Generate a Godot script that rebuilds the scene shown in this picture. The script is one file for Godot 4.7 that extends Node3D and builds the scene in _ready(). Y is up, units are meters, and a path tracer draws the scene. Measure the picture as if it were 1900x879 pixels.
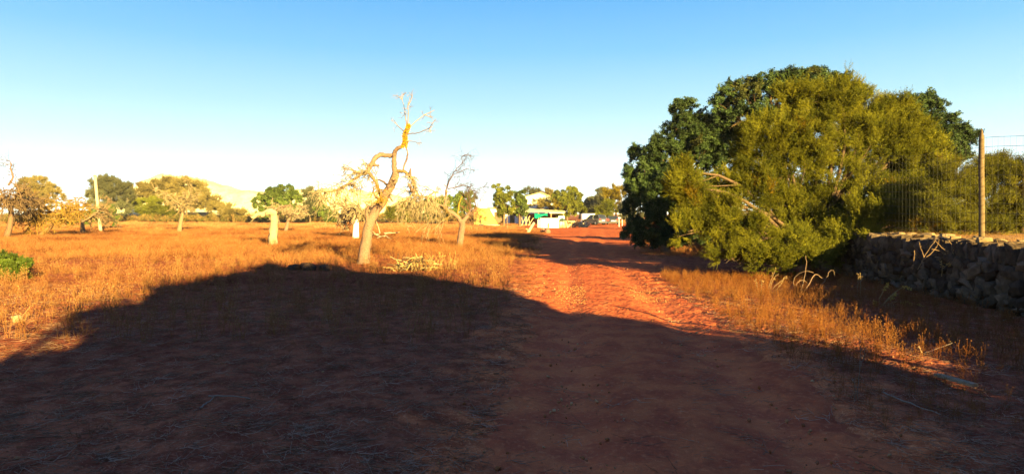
extends Node3D

# Camera model: focal length of 1200 px in the 1900 x 879 frame, eye 1.6 m above the ground, level, horizon on row 397.
const F := 1200.0
const EYE := 1.6
var rng := RandomNumberGenerator.new()
var n_lo := FastNoiseLite.new()
var n_mid := FastNoiseLite.new()
var n_hi := FastNoiseLite.new()
var n_patch := FastNoiseLite.new()
var M := {}
var taken := {}

class Geo:
	var v := PackedVector3Array()
	var n := PackedVector3Array()
	var c := PackedColorArray()
	var uv := PackedVector2Array()
	var ix := PackedInt32Array()

	func vert(p: Vector3, nn: Vector3, col: Color, t := Vector2.ZERO) -> int:
		v.append(p); n.append(nn); c.append(col); uv.append(t)
		return v.size() - 1

	func tri(a: int, b: int, d: int) -> void:
		ix.append(a); ix.append(b); ix.append(d)

	func quad(a: Vector3, b: Vector3, d: Vector3, e: Vector3, col: Color) -> void:
		var nn := (d - a).cross(b - a).normalized()
		var k := v.size()
		vert(a, nn, col); vert(b, nn, col); vert(d, nn, col); vert(e, nn, col)
		tri(k, k + 1, k + 2); tri(k, k + 2, k + 3)

	func face(a: Vector3, b: Vector3, d: Vector3, col: Color) -> void:
		var nn := (d - a).cross(b - a).normalized()
		var k := v.size()
		vert(a, nn, col); vert(b, nn, col); vert(d, nn, col)
		tri(k, k + 1, k + 2)

	# a rounded, tapered limb through pts
	func tube(pts: PackedVector3Array, rad: PackedFloat32Array, sides: int, col: Color, knobby := 0.0, cap := true) -> void:
		var m := pts.size()
		if m < 2:
			return
		var t := (pts[1] - pts[0]).normalized()
		var up := Vector3.UP if absf(t.y) < 0.9 else Vector3.RIGHT
		var a := t.cross(up).normalized()
		var k0 := v.size()
		var run := 0.0
		for i in m:
			if i > 0 and i < m - 1:
				t = (pts[i + 1] - pts[i - 1]).normalized()
			elif i == m - 1:
				t = (pts[i] - pts[i - 1]).normalized()
			if i > 0:
				run += pts[i].distance_to(pts[i - 1])
			a = (a - t * a.dot(t)).normalized()
			var b := t.cross(a)
			for s in sides:
				var g := TAU * s / sides
				var dir := a * cos(g) + b * sin(g)
				var r := rad[i]
				if knobby > 0.0:
					r *= 1.0 + knobby * (sin(s * 2.7 + i * 1.3 + rad[0] * 400.0) * 0.6 + sin(i * 2.1 + s * 1.1) * 0.4)
				vert(pts[i] + dir * r, dir, col, Vector2(float(s) / sides, run))
		for i in m - 1:
			for s in sides:
				var p := k0 + i * sides + s
				var q := k0 + i * sides + (s + 1) % sides
				tri(p, p + sides, q); tri(q, p + sides, q + sides)
		if cap:
			var e := vert(pts[m - 1] + t * rad[m - 1] * 0.4, t, col)
			var l := k0 + (m - 1) * sides
			for s in sides:
				tri(l + s, e, l + (s + 1) % sides)

	# a pointed leaf, folded a little along its rib
	func leaf(p: Vector3, dir: Vector3, side: Vector3, length: float, width: float, col: Color) -> void:
		var nn := side.cross(dir).normalized()
		var mid := p + dir * length * 0.5
		var k := v.size()
		vert(p, nn, col); vert(mid + side * width * 0.5 + nn * width * 0.12, nn, col)
		vert(p + dir * length, nn, col); vert(mid - side * width * 0.5 + nn * width * 0.12, nn, col)
		tri(k, k + 1, k + 2); tri(k, k + 2, k + 3)

	# a blade of grass: two bent segments that end in a point
	func blade(p: Vector3, dir: Vector3, bend: Vector3, side: Vector3, h: float, w: float, col: Color) -> void:
		var nn := side.cross(dir).normalized()
		var q := p + dir * h * 0.55 + bend * h * 0.14
		var e := p + dir * h * 0.9 + bend * h * 0.55
		var k := v.size()
		vert(p - side * w, nn, col); vert(p + side * w, nn, col)
		vert(q - side * w * 0.7, nn, col); vert(q + side * w * 0.7, nn, col); vert(e, nn, col)
		tri(k, k + 2, k + 1); tri(k + 1, k + 2, k + 3); tri(k + 2, k + 4, k + 3)

	func box(ctr: Vector3, size: Vector3, col: Color, b := Basis.IDENTITY) -> void:
		var h := size * 0.5
		for ax in 3:
			for s in [-1.0, 1.0]:
				var o := Vector3.ZERO; o[ax] = h[ax] * s
				var e1 := Vector3.ZERO; e1[(ax + 1) % 3] = h[(ax + 1) % 3]
				var e2 := Vector3.ZERO; e2[(ax + 2) % 3] = h[(ax + 2) % 3]
				var nn: Vector3 = b * (o.normalized())
				var k := v.size()
				vert(ctr + b * (o - e1 - e2), nn, col); vert(ctr + b * (o + e1 - e2), nn, col)
				vert(ctr + b * (o + e1 + e2), nn, col); vert(ctr + b * (o - e1 + e2), nn, col)
				tri(k, k + 1, k + 2); tri(k, k + 2, k + 3)

	# a flat outline in x, y given thickness along z
	func extrude(poly: PackedVector2Array, z0: float, z1: float, col: Color) -> void:
		var t := Geometry2D.triangulate_polygon(poly)
		for z in [z0, z1]:
			var k := v.size()
			for p in poly:
				vert(Vector3(p.x, p.y, z), Vector3(0, 0, signf(z - (z0 + z1) * 0.5)), col)
			for q in t.size() / 3:
				tri(k + t[q * 3], k + t[q * 3 + 1], k + t[q * 3 + 2])
		for i in poly.size():
			var a := poly[i]
			var b := poly[(i + 1) % poly.size()]
			quad(Vector3(a.x, a.y, z0), Vector3(b.x, b.y, z0), Vector3(b.x, b.y, z1), Vector3(a.x, a.y, z1), col)

	func mesh(mat: Material) -> ArrayMesh:
		# faces turn the way their normals point
		for q in ix.size() / 3:
			var a := ix[q * 3]
			var b := ix[q * 3 + 1]
			var d := ix[q * 3 + 2]
			if (v[d] - v[a]).cross(v[b] - v[a]).dot(n[a] + n[b] + n[d]) < 0.0:
				ix[q * 3 + 1] = d
				ix[q * 3 + 2] = b
		var arr := []
		arr.resize(Mesh.ARRAY_MAX)
		arr[Mesh.ARRAY_VERTEX] = v
		arr[Mesh.ARRAY_NORMAL] = n
		arr[Mesh.ARRAY_COLOR] = c
		arr[Mesh.ARRAY_TEX_UV] = uv
		arr[Mesh.ARRAY_INDEX] = ix
		var am := ArrayMesh.new()
		am.add_surface_from_arrays(Mesh.PRIMITIVE_TRIANGLES, arr)
		am.surface_set_material(0, mat)
		return am


# ---------------------------------------------------------------- helpers
func at(px: float, py: float, d: float) -> Vector3:
	return Vector3((px - 950.0) / F * d, EYE - (py - 397.0) / F * d, -d)

func on_ground(px: float, d: float) -> Vector3:
	var x := (px - 950.0) / F * d
	return Vector3(x, hgt(x, -d), -d)

func rnd(a: float, b: float) -> float:
	return rng.randf_range(a, b)

func rdir() -> Vector3:
	var z := rnd(-1, 1)
	var a := rnd(0, TAU)
	var r := sqrt(1.0 - z * z)
	return Vector3(r * cos(a), z, r * sin(a))

func numbered(called: String) -> String:
	var k: int = taken.get(called, 0)
	taken[called] = k + 1
	return called if k == 0 else "%s_%03d" % [called, k]

func tag(o: Node, label: String, category: String, group := "", kind := "") -> void:
	if label: o.set_meta("label", label)
	if category: o.set_meta("category", category)
	if group: o.set_meta("group", group)
	if kind: o.set_meta("kind", kind)

func thing(called: String, label: String, category: String, where := Vector3.ZERO, group := "") -> Node3D:
	var o := Node3D.new()
	o.name = numbered(called)
	o.position = where
	add_child(o)
	tag(o, label, category, group)
	return o

func part(parent: Node, called: String, m: Mesh, kind := "") -> MeshInstance3D:
	var o := MeshInstance3D.new()
	o.name = called if parent != self else numbered(called)
	o.mesh = m
	parent.add_child(o, true)
	if kind: o.set_meta("kind", kind)
	return o

func many(parent: Node, called: String, m: Mesh, tr: Array, cols: PackedColorArray, kind := "stuff") -> MultiMeshInstance3D:
	var mm := MultiMesh.new()
	mm.transform_format = MultiMesh.TRANSFORM_3D
	mm.use_colors = true
	mm.mesh = m
	mm.instance_count = tr.size()
	for i in tr.size():
		mm.set_instance_transform(i, tr[i])
		mm.set_instance_color(i, cols[i])
	var o := MultiMeshInstance3D.new()
	o.name = called if parent != self else numbered(called)
	o.multimesh = mm
	parent.add_child(o, true)
	if kind: o.set_meta("kind", kind)
	return o

func lin(r: float, g: float, b: float) -> Color:
	return Color(r, g, b).linear_to_srgb()

func ramp(t: float, a: Color, b: Color) -> Color:
	return a.lerp(b, clampf(t, 0.0, 1.0))

func curve_at(keys: Array, d: float) -> float:
	if d <= keys[0][0]:
		return keys[0][1]
	for i in keys.size() - 1:
		if d <= keys[i + 1][0]:
			var t: float = (d - keys[i][0]) / (keys[i + 1][0] - keys[i][0])
			return lerpf(keys[i][1], keys[i + 1][1], t)
	return keys[-1][1]

const ROAD_C := [[-12, 0.1], [0, 0.85], [4, 1.2], [9.5, 1.65], [15.6, 2.15], [25, 3.0], [36, 4.3], [50, 6.4], [68, 8.6], [90, 10.5], [112, 12.0]]
const ROAD_W := [[-12, 1.4], [4, 1.48], [15.6, 1.5], [25, 2.0], [36, 2.9], [50, 3.6], [62, 4.8], [74, 8.0], [90, 9.5], [105, 8.5], [112, 6.0]]
func road_c(d: float) -> float: return curve_at(ROAD_C, d)
func road_w(d: float) -> float: return curve_at(ROAD_W, d)
func wall_x(d: float) -> float: return 6.8 + 0.11 * d

# how far inside the track a point lies: 1 on its axis, 0 on its edge
func on_road(x: float, z: float) -> float:
	var d := -z
	if d < -12.0 or d > 112.0:
		return -1.0
	return 1.0 - absf(x - road_c(d)) / road_w(d)

func hgt(x: float, z: float) -> float:
	var far := smoothstep(30.0, 90.0, -z)
	var h := n_lo.get_noise_2d(x, z) * (0.10 + 0.12 * far) + n_mid.get_noise_2d(x, z) * 0.035
	var r := on_road(x, z)
	if r > -0.5:
		h = lerpf(h, h * 0.5 - 0.03, smoothstep(-0.3, 0.3, r))
	return h


# ---------------------------------------------------------------- materials
func noise_image(seed_: int, freq: float, octaves: int, size: int) -> Image:
	var f := FastNoiseLite.new()
	f.seed = seed_
	f.noise_type = FastNoiseLite.TYPE_SIMPLEX_SMOOTH
	f.frequency = freq
	f.fractal_octaves = octaves
	var im := f.get_seamless_image(size, size)
	im.convert(Image.FORMAT_RGB8)
	return im

# a colour texture in which two noises mix three tones; optional straw strokes and specks lie on it
func tones(seed_: int, size: int, f1: float, f2: float, a: Color, b: Color, e: Color, strokes := 0, stroke_col := Color.WHITE, specks := 0) -> ImageTexture:
	var i1 := noise_image(seed_, f1, 4, size)
	var i2 := noise_image(seed_ + 7, f2, 5, size)
	var d1 := i1.get_data()
	var d2 := i2.get_data()
	var out := PackedByteArray()
	out.resize(size * size * 3)
	var rr := RandomNumberGenerator.new()
	rr.seed = seed_
	for k in size * size:
		var t := d1[k * 3] / 255.0
		var u := d2[k * 3] / 255.0
		var col := a.lerp(b, smoothstep(0.25, 0.75, t)).lerp(e, smoothstep(0.55, 0.9, u) * 0.8)
		var g := 0.86 + 0.28 * rr.randf()
		out[k * 3] = int(clampf(col.r * g * 255.0, 0, 255))
		out[k * 3 + 1] = int(clampf(col.g * g * 255.0, 0, 255))
		out[k * 3 + 2] = int(clampf(col.b * g * 255.0, 0, 255))
	var im := Image.create_from_data(size, size, false, Image.FORMAT_RGB8, out)
	for s in strokes:
		var p := Vector2(rr.randf() * size, rr.randf() * size)
		var ang := rr.randf() * TAU
		var l := rr.randi_range(5, 22)
		var cc := stroke_col.lerp(b, rr.randf() * 0.8)
		for q in l:
			im.set_pixel(posmod(int(p.x), size), posmod(int(p.y), size), cc)
			ang += rr.randf_range(-0.12, 0.12)
			p += Vector2(cos(ang), sin(ang))
	for s in specks:
		var p2 := Vector2i(rr.randi() % size, rr.randi() % size)
		var cc2 := e.lerp(a, rr.randf())
		for q in rr.randi_range(1, 5):
			im.set_pixel(posmod(p2.x + rr.randi_range(-1, 1), size), posmod(p2.y + rr.randi_range(-1, 1), size), cc2)
	return ImageTexture.create_from_image(im)

func relief(seed_: int, size: int, freq: float, octaves: int) -> ImageTexture:
	return ImageTexture.create_from_image(noise_image(seed_, freq, octaves, size))

func mat(col: Color, rough := 0.9, vcol := true) -> StandardMaterial3D:
	var m := StandardMaterial3D.new()
	m.albedo_color = col
	m.roughness = rough
	m.metallic_specular = 0.0
	m.vertex_color_use_as_albedo = vcol
	m.cull_mode = BaseMaterial3D.CULL_DISABLED
	return m

func textured(tex: Texture2D, scale: float, rough := 0.95, bump: Texture2D = null, cm := 1.0) -> StandardMaterial3D:
	var m := mat(Color.WHITE, rough)
	m.albedo_texture = tex
	m.uv1_triplanar = true
	m.uv1_world_triplanar = true
	m.uv1_scale = Vector3.ONE * scale
	if bump:
		m.heightmap_enabled = true
		m.heightmap_texture = bump
		m.heightmap_scale = cm
	return m

func leafy(back: float, rough := 0.6) -> StandardMaterial3D:
	var m := mat(Color.WHITE, rough)
	m.backlight_enabled = true
	m.backlight = Color(back, back, back * 0.6)
	return m

func make_materials() -> void:
	M.field = textured(tones(11, 1024, 0.006, 0.03, lin(0.27, 0.064, 0.025), lin(0.47, 0.125, 0.044), lin(0.62, 0.20, 0.078), 6500, lin(0.8, 0.36, 0.16), 500), 0.42, 0.97, relief(3, 512, 0.03, 5), 4.0)
	M.road = textured(tones(21, 1024, 0.005, 0.035, lin(0.38, 0.085, 0.036), lin(0.52, 0.132, 0.047), lin(0.60, 0.178, 0.068), 420, lin(0.42, 0.22, 0.09), 2600), 0.36, 0.97, relief(5, 512, 0.035, 5), 2.6)
	M.terrace = textured(tones(31, 512, 0.01, 0.04, lin(0.2, 0.09, 0.04), lin(0.28, 0.14, 0.06), lin(0.36, 0.22, 0.11), 900, lin(0.46, 0.32, 0.18)), 0.4)
	M.hill = textured(tones(41, 512, 0.01, 0.05, lin(0.50, 0.40, 0.23), lin(0.60, 0.50, 0.31), lin(0.40, 0.29, 0.15)), 0.05)
	M.grass = leafy(0.25, 0.8)
	M.stone = textured(tones(51, 512, 0.012, 0.06, lin(0.20, 0.175, 0.15), lin(0.31, 0.27, 0.225), lin(0.12, 0.10, 0.085), 0, Color.WHITE, 900), 1.3, 0.95, relief(52, 256, 0.05, 5), 1.0)
	M.pale_stone = textured(tones(55, 512, 0.012, 0.06, lin(0.46, 0.38, 0.25), lin(0.55, 0.46, 0.31), lin(0.34, 0.26, 0.16), 0, Color.WHITE, 900), 0.9)
	M.bark = textured(tones(61, 512, 0.02, 0.07, lin(0.16, 0.108, 0.076), lin(0.24, 0.17, 0.12), lin(0.07, 0.044, 0.03)), 1.6, 0.95, relief(62, 256, 0.06, 5), 3.0)
	M.pale_bark = textured(tones(65, 512, 0.02, 0.07, lin(0.24, 0.19, 0.125), lin(0.34, 0.28, 0.19), lin(0.12, 0.085, 0.05)), 1.6, 0.95, relief(66, 256, 0.06, 5), 1.2)
	M.twig = mat(Color.WHITE, 0.9)
	M.carob = leafy(0.22, 0.45)
	M.carob.metallic_specular = 0.2
	M.olive = leafy(0.35, 0.6)
	M.plaster = textured(tones(71, 256, 0.02, 0.08, lin(0.62, 0.59, 0.53), lin(0.7, 0.67, 0.6), lin(0.5, 0.45, 0.38)), 0.5)
	M.plain = mat(Color.WHITE, 0.85)
	M.wood = textured(tones(81, 256, 0.02, 0.1, lin(0.34, 0.25, 0.16), lin(0.44, 0.34, 0.23), lin(0.22, 0.15, 0.09)), 2.5)
	M.paint = mat(Color.WHITE, 0.35)
	M.paint.metallic_specular = 0.5
	M.paint.clearcoat_enabled = true
	M.paint.clearcoat = 0.6
	M.glass = mat(lin(0.02, 0.022, 0.025), 0.08, false)
	M.glass.metallic_specular = 0.5
	M.metal = mat(lin(0.35, 0.34, 0.33), 0.45, false)
	M.metal.metallic = 0.8


# ---------------------------------------------------------------- leaf sprays
func carob_spray(seed_: int, leaf_len: float) -> ArrayMesh:
	rng.seed = seed_
	var g := Geo.new()
	for k in 5:
		var dir := (Vector3.UP * 0.75 + rdir() * 0.85).normalized()
		var side := dir.cross(rdir()).normalized()
		var base := Vector3.UP * rnd(-0.03, 0.1)
		var stem := rnd(0.16, 0.26)
		for j in 4:
			for s in [-1.0, 1.0]:
				var p := base + dir * stem * (0.25 + j * 0.24)
				var d2: Vector3 = (side * s + dir * 0.35 + rdir() * 0.25).normalized()
				var t := 0.8 + rnd(0, 0.4)
				g.leaf(p, d2, d2.cross(rdir()).normalized(), leaf_len * rnd(0.8, 1.2), leaf_len * 0.62, Color(t, t, t))
	return g.mesh(M.carob)

func olive_spray(seed_: int, leaf_len: float, n := 5) -> ArrayMesh:
	rng.seed = seed_
	var g := Geo.new()
	for k in n:
		var dir := (Vector3.UP + rdir() * 0.45).normalized()
		var l := rnd(0.26, 0.42)
		var e := dir * l
		g.tube(PackedVector3Array([Vector3.ZERO, e]), PackedFloat32Array([0.004, 0.0015]), 3, Color(1.2, 0.95, 0.8), 0.0, false)
		for j in 11:
			var p := dir * l * (0.12 + 0.088 * j)
			var d2 := (dir * 0.75 + rdir() * 0.85).normalized()
			var t := rnd(0.75, 1.25)
			g.leaf(p, d2, d2.cross(rdir()).normalized(), leaf_len * rnd(0.8, 1.2), leaf_len * 0.3, Color(t, t, t * 0.9))
	return g.mesh(M.olive)

# the leaf sprays of a crown: each clump is a lumpy ellipsoid whose sprays sit in tufts near its surface
func crown(parent: Node, clumps: Array, m: Mesh, per_m2: float, size: float, tint_a: Color, tint_b: Color, upward := 0.5, called := "crown") -> MultiMeshInstance3D:
	var tr := []
	var cols := PackedColorArray()
	for cl in clumps:
		var ctr: Vector3 = cl[0]
		var r: Vector3 = cl[1]
		var area := 4.0 * PI * pow((pow(r.x * r.y, 1.6) + pow(r.x * r.z, 1.6) + pow(r.y * r.z, 1.6)) / 3.0, 1.0 / 1.6)
		var total := int(area * per_m2)
		var tufts := maxi(5, total / 9)
		var own := Color.WHITE * rnd(0.62, 1.3)
		if rng.randf() < 0.045:
			own *= Color(1.25, 0.85, 0.7)
		for k in tufts:
			var dir := rdir()
			if dir.y < -0.55 and rng.randf() < 0.6:
				dir.y = -dir.y
			var depth := 1.0 - pow(rng.randf(), 2.2) * 0.55
			depth *= 1.0 + 0.32 * n_mid.get_noise_3d(ctr.x * 3.0 + dir.x * 5.0, dir.y * 5.0, ctr.z + dir.z * 5.0)
			var p := ctr + dir * r * depth
			var shade := rng.randf()
			var tuft := size * rnd(0.5, 1.1)
			for j in 9:
				var q := p + rdir() * tuft * rnd(0.1, 0.75)
				var o := (dir * 0.7 + Vector3.UP * upward + rdir() * 0.55).normalized()
				var x := o.cross(rdir()).normalized()
				var b := Basis(x, o, x.cross(o)).scaled(Vector3.ONE * size * rnd(2.0, 3.4))
				tr.append(Transform3D(b, q))
				var c := tint_a.lerp(tint_b, clampf(shade * 0.7 + rng.randf() * 0.3, 0, 1))
				cols.append(c * own)
	return many(parent, called, m, tr, cols)

# limbs from a fork to the middle of each clump
func limbs(parent: Node, from: Vector3, clumps: Array, r0: float, col: Color) -> void:
	for cl in clumps:
		var to: Vector3 = cl[0]
		var pts := PackedVector3Array()
		var rad := PackedFloat32Array()
		var sag := rdir() * from.distance_to(to) * 0.12
		for i in 7:
			var t := i / 6.0
			pts.append(from.lerp(to, t) + sag * sin(t * PI) + Vector3(0, 0.1 * from.distance_to(to) * sin(t * PI), 0) + rdir() * 0.03)
			rad.append(lerpf(r0, r0 * 0.25, t))
		var g := Geo.new()
		g.tube(pts, rad, 6, col)
		for k in 6:
			var s := pts[rng.randi_range(3, 6)]
			var e := to + rdir() * (cl[1] as Vector3) * 0.8
			g.tube(PackedVector3Array([s, s.lerp(e, 0.5) + rdir() * 0.1, e]), PackedFloat32Array([r0 * 0.3, r0 * 0.2, r0 * 0.06]), 4, col)
		part(parent, "branch", g.mesh(M.bark))

func clumps_px(list: Array, d: float, origin: Vector3, deep := 0.9) -> Array:
	var out := []
	for a in list:
		var dd: float = d + (a[4] if a.size() > 4 else 0.0)
		var k := dd / F
		var rx: float = a[2] * k
		var ry: float = a[3] * k
		out.append([at(a[0], a[1], dd) - origin, Vector3(rx, ry, (rx + ry) * 0.5 * deep)])
	return out

# a live tree or shrub whose foliage fills clumps given by their outline at distance d
func leafy_tree(called: String, label: String, category: String, foot_px: float, d: float, list: Array, m: Mesh, per_m2: float, size: float, ta: Color, tb: Color, trunk_r: float, group := "", foot_y := -99.0, upward := 0.5) -> Node3D:
	var foot := on_ground(foot_px, d)
	if foot_y > -90.0:
		foot.y = foot_y
	var o := thing(called, label, category, foot, group)
	var cl := clumps_px(list, d, foot)
	if d < 40.0:
		# smaller tufts that break the outline of each clump
		for c in cl.duplicate():
			for k in 3:
				var dir := rdir()
				dir.y = absf(dir.y) * 0.9 - 0.1
				var r: Vector3 = c[1]
				cl.append([(c[0] as Vector3) + dir * r * rnd(0.95, 1.2), r * rnd(0.22, 0.42)])
	var lowest := 1e9
	for c in cl:
		lowest = minf(lowest, (c[0] as Vector3).y - (c[1] as Vector3).y * 0.4)
	var fork := Vector3(0, maxf(0.15, lowest), 0)
	var g := Geo.new()
	g.tube(PackedVector3Array([Vector3(0, -0.15, 0), Vector3(rnd(-0.04, 0.04), fork.y * 0.5, 0), fork]), PackedFloat32Array([trunk_r * 1.3, trunk_r, trunk_r * 0.85]), 8, Color(0.75, 0.68, 0.6), 0.08)
	part(o, "trunk", g.mesh(M.bark))
	limbs(o, fork, clumps_px(list, d, foot), trunk_r * 0.36, Color(0.6, 0.54, 0.48))
	crown(o, cl, m, per_m2, size, ta, tb, upward)
	return o


# ---------------------------------------------------------------- bare trees
func wander(p: Vector3, dir: Vector3, length: float, steps: int, bend: float, droop: float) -> PackedVector3Array:
	var pts := PackedVector3Array([p])
	var t := dir.normalized()
	for i in steps:
		t = (t + rdir() * bend + Vector3(0, -droop, 0)).normalized()
		p += t * length / steps
		pts.append(p)
	return pts

func taper(n: int, a: float, b: float) -> PackedFloat32Array:
	var r := PackedFloat32Array()
	for i in n:
		r.append(lerpf(a, b, pow(float(i) / (n - 1), 0.8)))
	return r

# fine dead twigs along a limb, hanging or rising, with side twigs of their own
func twigs(g: Geo, limb: PackedVector3Array, count: int, length: float, r: float, droop: float, col: Color, from := 0.25, depth := 2) -> void:
	for k in count:
		var t := rnd(from, 1.0) * (limb.size() - 1)
		var i := mini(int(t), limb.size() - 2)
		var p := limb[i].lerp(limb[i + 1], t - i)
		var along := (limb[i + 1] - limb[i]).normalized()
		var dir := (along * 0.5 + rdir()).normalized()
		var l := length * rnd(0.45, 1.2)
		var pts := wander(p, dir, l, 5, 0.34, droop)
		var cc := col * rnd(0.75, 1.15)
		g.tube(pts, taper(pts.size(), r * 1.35, r * 0.6), 4 if depth > 1 else 3, cc, 0.0, false)
		if depth > 0:
			twigs(g, pts, 5 if depth > 1 else 4, l * 0.6, r * 0.65, droop * 1.2, col, 0.3, depth - 1)

func px_path(list: Array, d: float, origin: Vector3, wiggle := 0.0) -> PackedVector3Array:
	var pts := PackedVector3Array()
	for a in list:
		pts.append(at(a[0], a[1], d + (a[2] if a.size() > 2 else 0.0)) - origin)
	# smooth once through the corners so that limbs bend instead of kinking
	var out := PackedVector3Array()
	for i in pts.size() - 1:
		for s in 4:
			var p0 := pts[maxi(i - 1, 0)]
			var p3 := pts[mini(i + 2, pts.size() - 1)]
			out.append(pts[i].cubic_interpolate(pts[i + 1], p0, p3, s / 4.0) + rdir() * wiggle)
	out.append(pts[-1])
	return out

func px_radii(list: Array, d: float, n: int) -> PackedFloat32Array:
	var out := PackedFloat32Array()
	for i in n:
		var t := float(i) / (n - 1) * (list.size() - 1)
		var k := mini(int(t), list.size() - 2)
		out.append(lerpf(list[k], list[k + 1], t - k) * 0.5 * d / F)
	return out

# one limb of a bare tree: a path of pixels (x, y, depth offset) with its widths in pixels
func px_limb(parent: Node, called: String, list: Array, widths: Array, d: float, origin: Vector3, m: Material, col: Color, sides := 8, wiggle := 0.01, knob := 0.07) -> PackedVector3Array:
	var pts := px_path(list, d, origin, wiggle)
	var g := Geo.new()
	g.tube(pts, px_radii(widths, d, pts.size()), sides, col, knob)
	part(parent, called, g.mesh(m))
	return pts

# a whole bare tree grown by chance: trunk, limbs and a mass of twigs
func bare_tree(called: String, label: String, where: Vector3, trunk: PackedVector3Array, r0: float, n_limbs: int, limb_len: float, rise: float, droop: float, twig_n: int, twig_len: float, col: Color, twig_col: Color, group: String, trunk_mat: Material = null, trunk_col := Color(0, 0, 0, 0)) -> Node3D:
	var o := thing(called, label, "tree", where, group)
	var g := Geo.new()
	g.tube(trunk, taper(trunk.size(), r0, r0 * 0.62), 9, col if trunk_col.a == 0.0 else trunk_col, 0.08)
	part(o, "trunk", g.mesh(trunk_mat if trunk_mat else M.bark))
	var tw := Geo.new()
	var top := trunk[-1]
	for k in n_limbs:
		var a := TAU * (k + rnd(-0.3, 0.3)) / n_limbs
		var dir := Vector3(cos(a), rise + rnd(-0.2, 0.3), sin(a)).normalized()
		var pts := wander(top - Vector3(0, rnd(0, 0.12), 0), dir, limb_len * rnd(0.75, 1.15), 9, 0.24, droop)
		var lg := Geo.new()
		lg.tube(pts, taper(pts.size(), r0 * 0.5, r0 * 0.14), 6, col, 0.08)
		part(o, "branch", lg.mesh(M.bark))
		twigs(tw, pts, twig_n, twig_len, r0 * 0.16, droop * 0.9, twig_col)
	part(o, "twigs", tw.mesh(M.twig), "stuff")
	return o


# ---------------------------------------------------------------- stones
func stone_mesh(seed_: int, boxy: float, m: Material, tint: Color) -> ArrayMesh:
	rng.seed = seed_
	var g := Geo.new()
	var f := FastNoiseLite.new()
	f.seed = seed_
	f.frequency = 0.9
	var n := 3
	for ax in 3:
		for s in [-1.0, 1.0]:
			var grid := []
			for i in n:
				for j in n:
					var p := Vector3.ZERO
					p[ax] = s
					p[(ax + 1) % 3] = (i / float(n - 1) * 2.0 - 1.0)
					p[(ax + 2) % 3] = (j / float(n - 1) * 2.0 - 1.0)
					var q := (p.normalized() * 1.15).lerp(p, boxy) * 0.5
					q += Vector3(f.get_noise_3dv(p * 1.0), f.get_noise_3dv(p * 1.0 + Vector3(9, 0, 0)), f.get_noise_3dv(p + Vector3(0, 9, 0))) * 0.3
					grid.append(q)
			for i in n - 1:
				for j in n - 1:
					var a := i * n + j
					for t3 in [[a, a + 1, a + n], [a + 1, a + n + 1, a + n]]:
						var p0: Vector3 = grid[t3[0]]
						var p1: Vector3 = grid[t3[1]]
						var p2: Vector3 = grid[t3[2]]
						var nn := (p1 - p0).cross(p2 - p0).normalized()
						if nn.dot(p0 + p1 + p2) < 0.0:
							nn = -nn
						var k := g.v.size()
						for pp in [p0, p1, p2]:
							g.vert(pp, (nn * 2.0 + (pp as Vector3).normalized()).normalized(), tint)
						g.tri(k, k + 1, k + 2)
	return g.mesh(m)


# ---------------------------------------------------------------- the scene
func _ready() -> void:
	rng.seed = 20
	for a in [[n_lo, 1, 0.11], [n_mid, 2, 0.9], [n_hi, 3, 4.0], [n_patch, 4, 0.16]]:
		var nn: FastNoiseLite = a[0]
		nn.seed = a[1]
		nn.noise_type = FastNoiseLite.TYPE_SIMPLEX_SMOOTH
		nn.frequency = a[2]
		nn.fractal_octaves = 3
	set_camera_sky_sun()
	make_materials()
	build_ground()
	print("ground ", Time.get_ticks_msec())
	build_stone_wall()
	build_fence()
	print("wall ", Time.get_ticks_msec())
	build_near_trees()
	print("near trees ", Time.get_ticks_msec())
	build_bare_trees()
	build_far_trees()
	print("far trees ", Time.get_ticks_msec())
	build_farm()
	build_vehicles()
	build_weeds_and_litter()
	build_grass()
	print("grass ", Time.get_ticks_msec())


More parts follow.
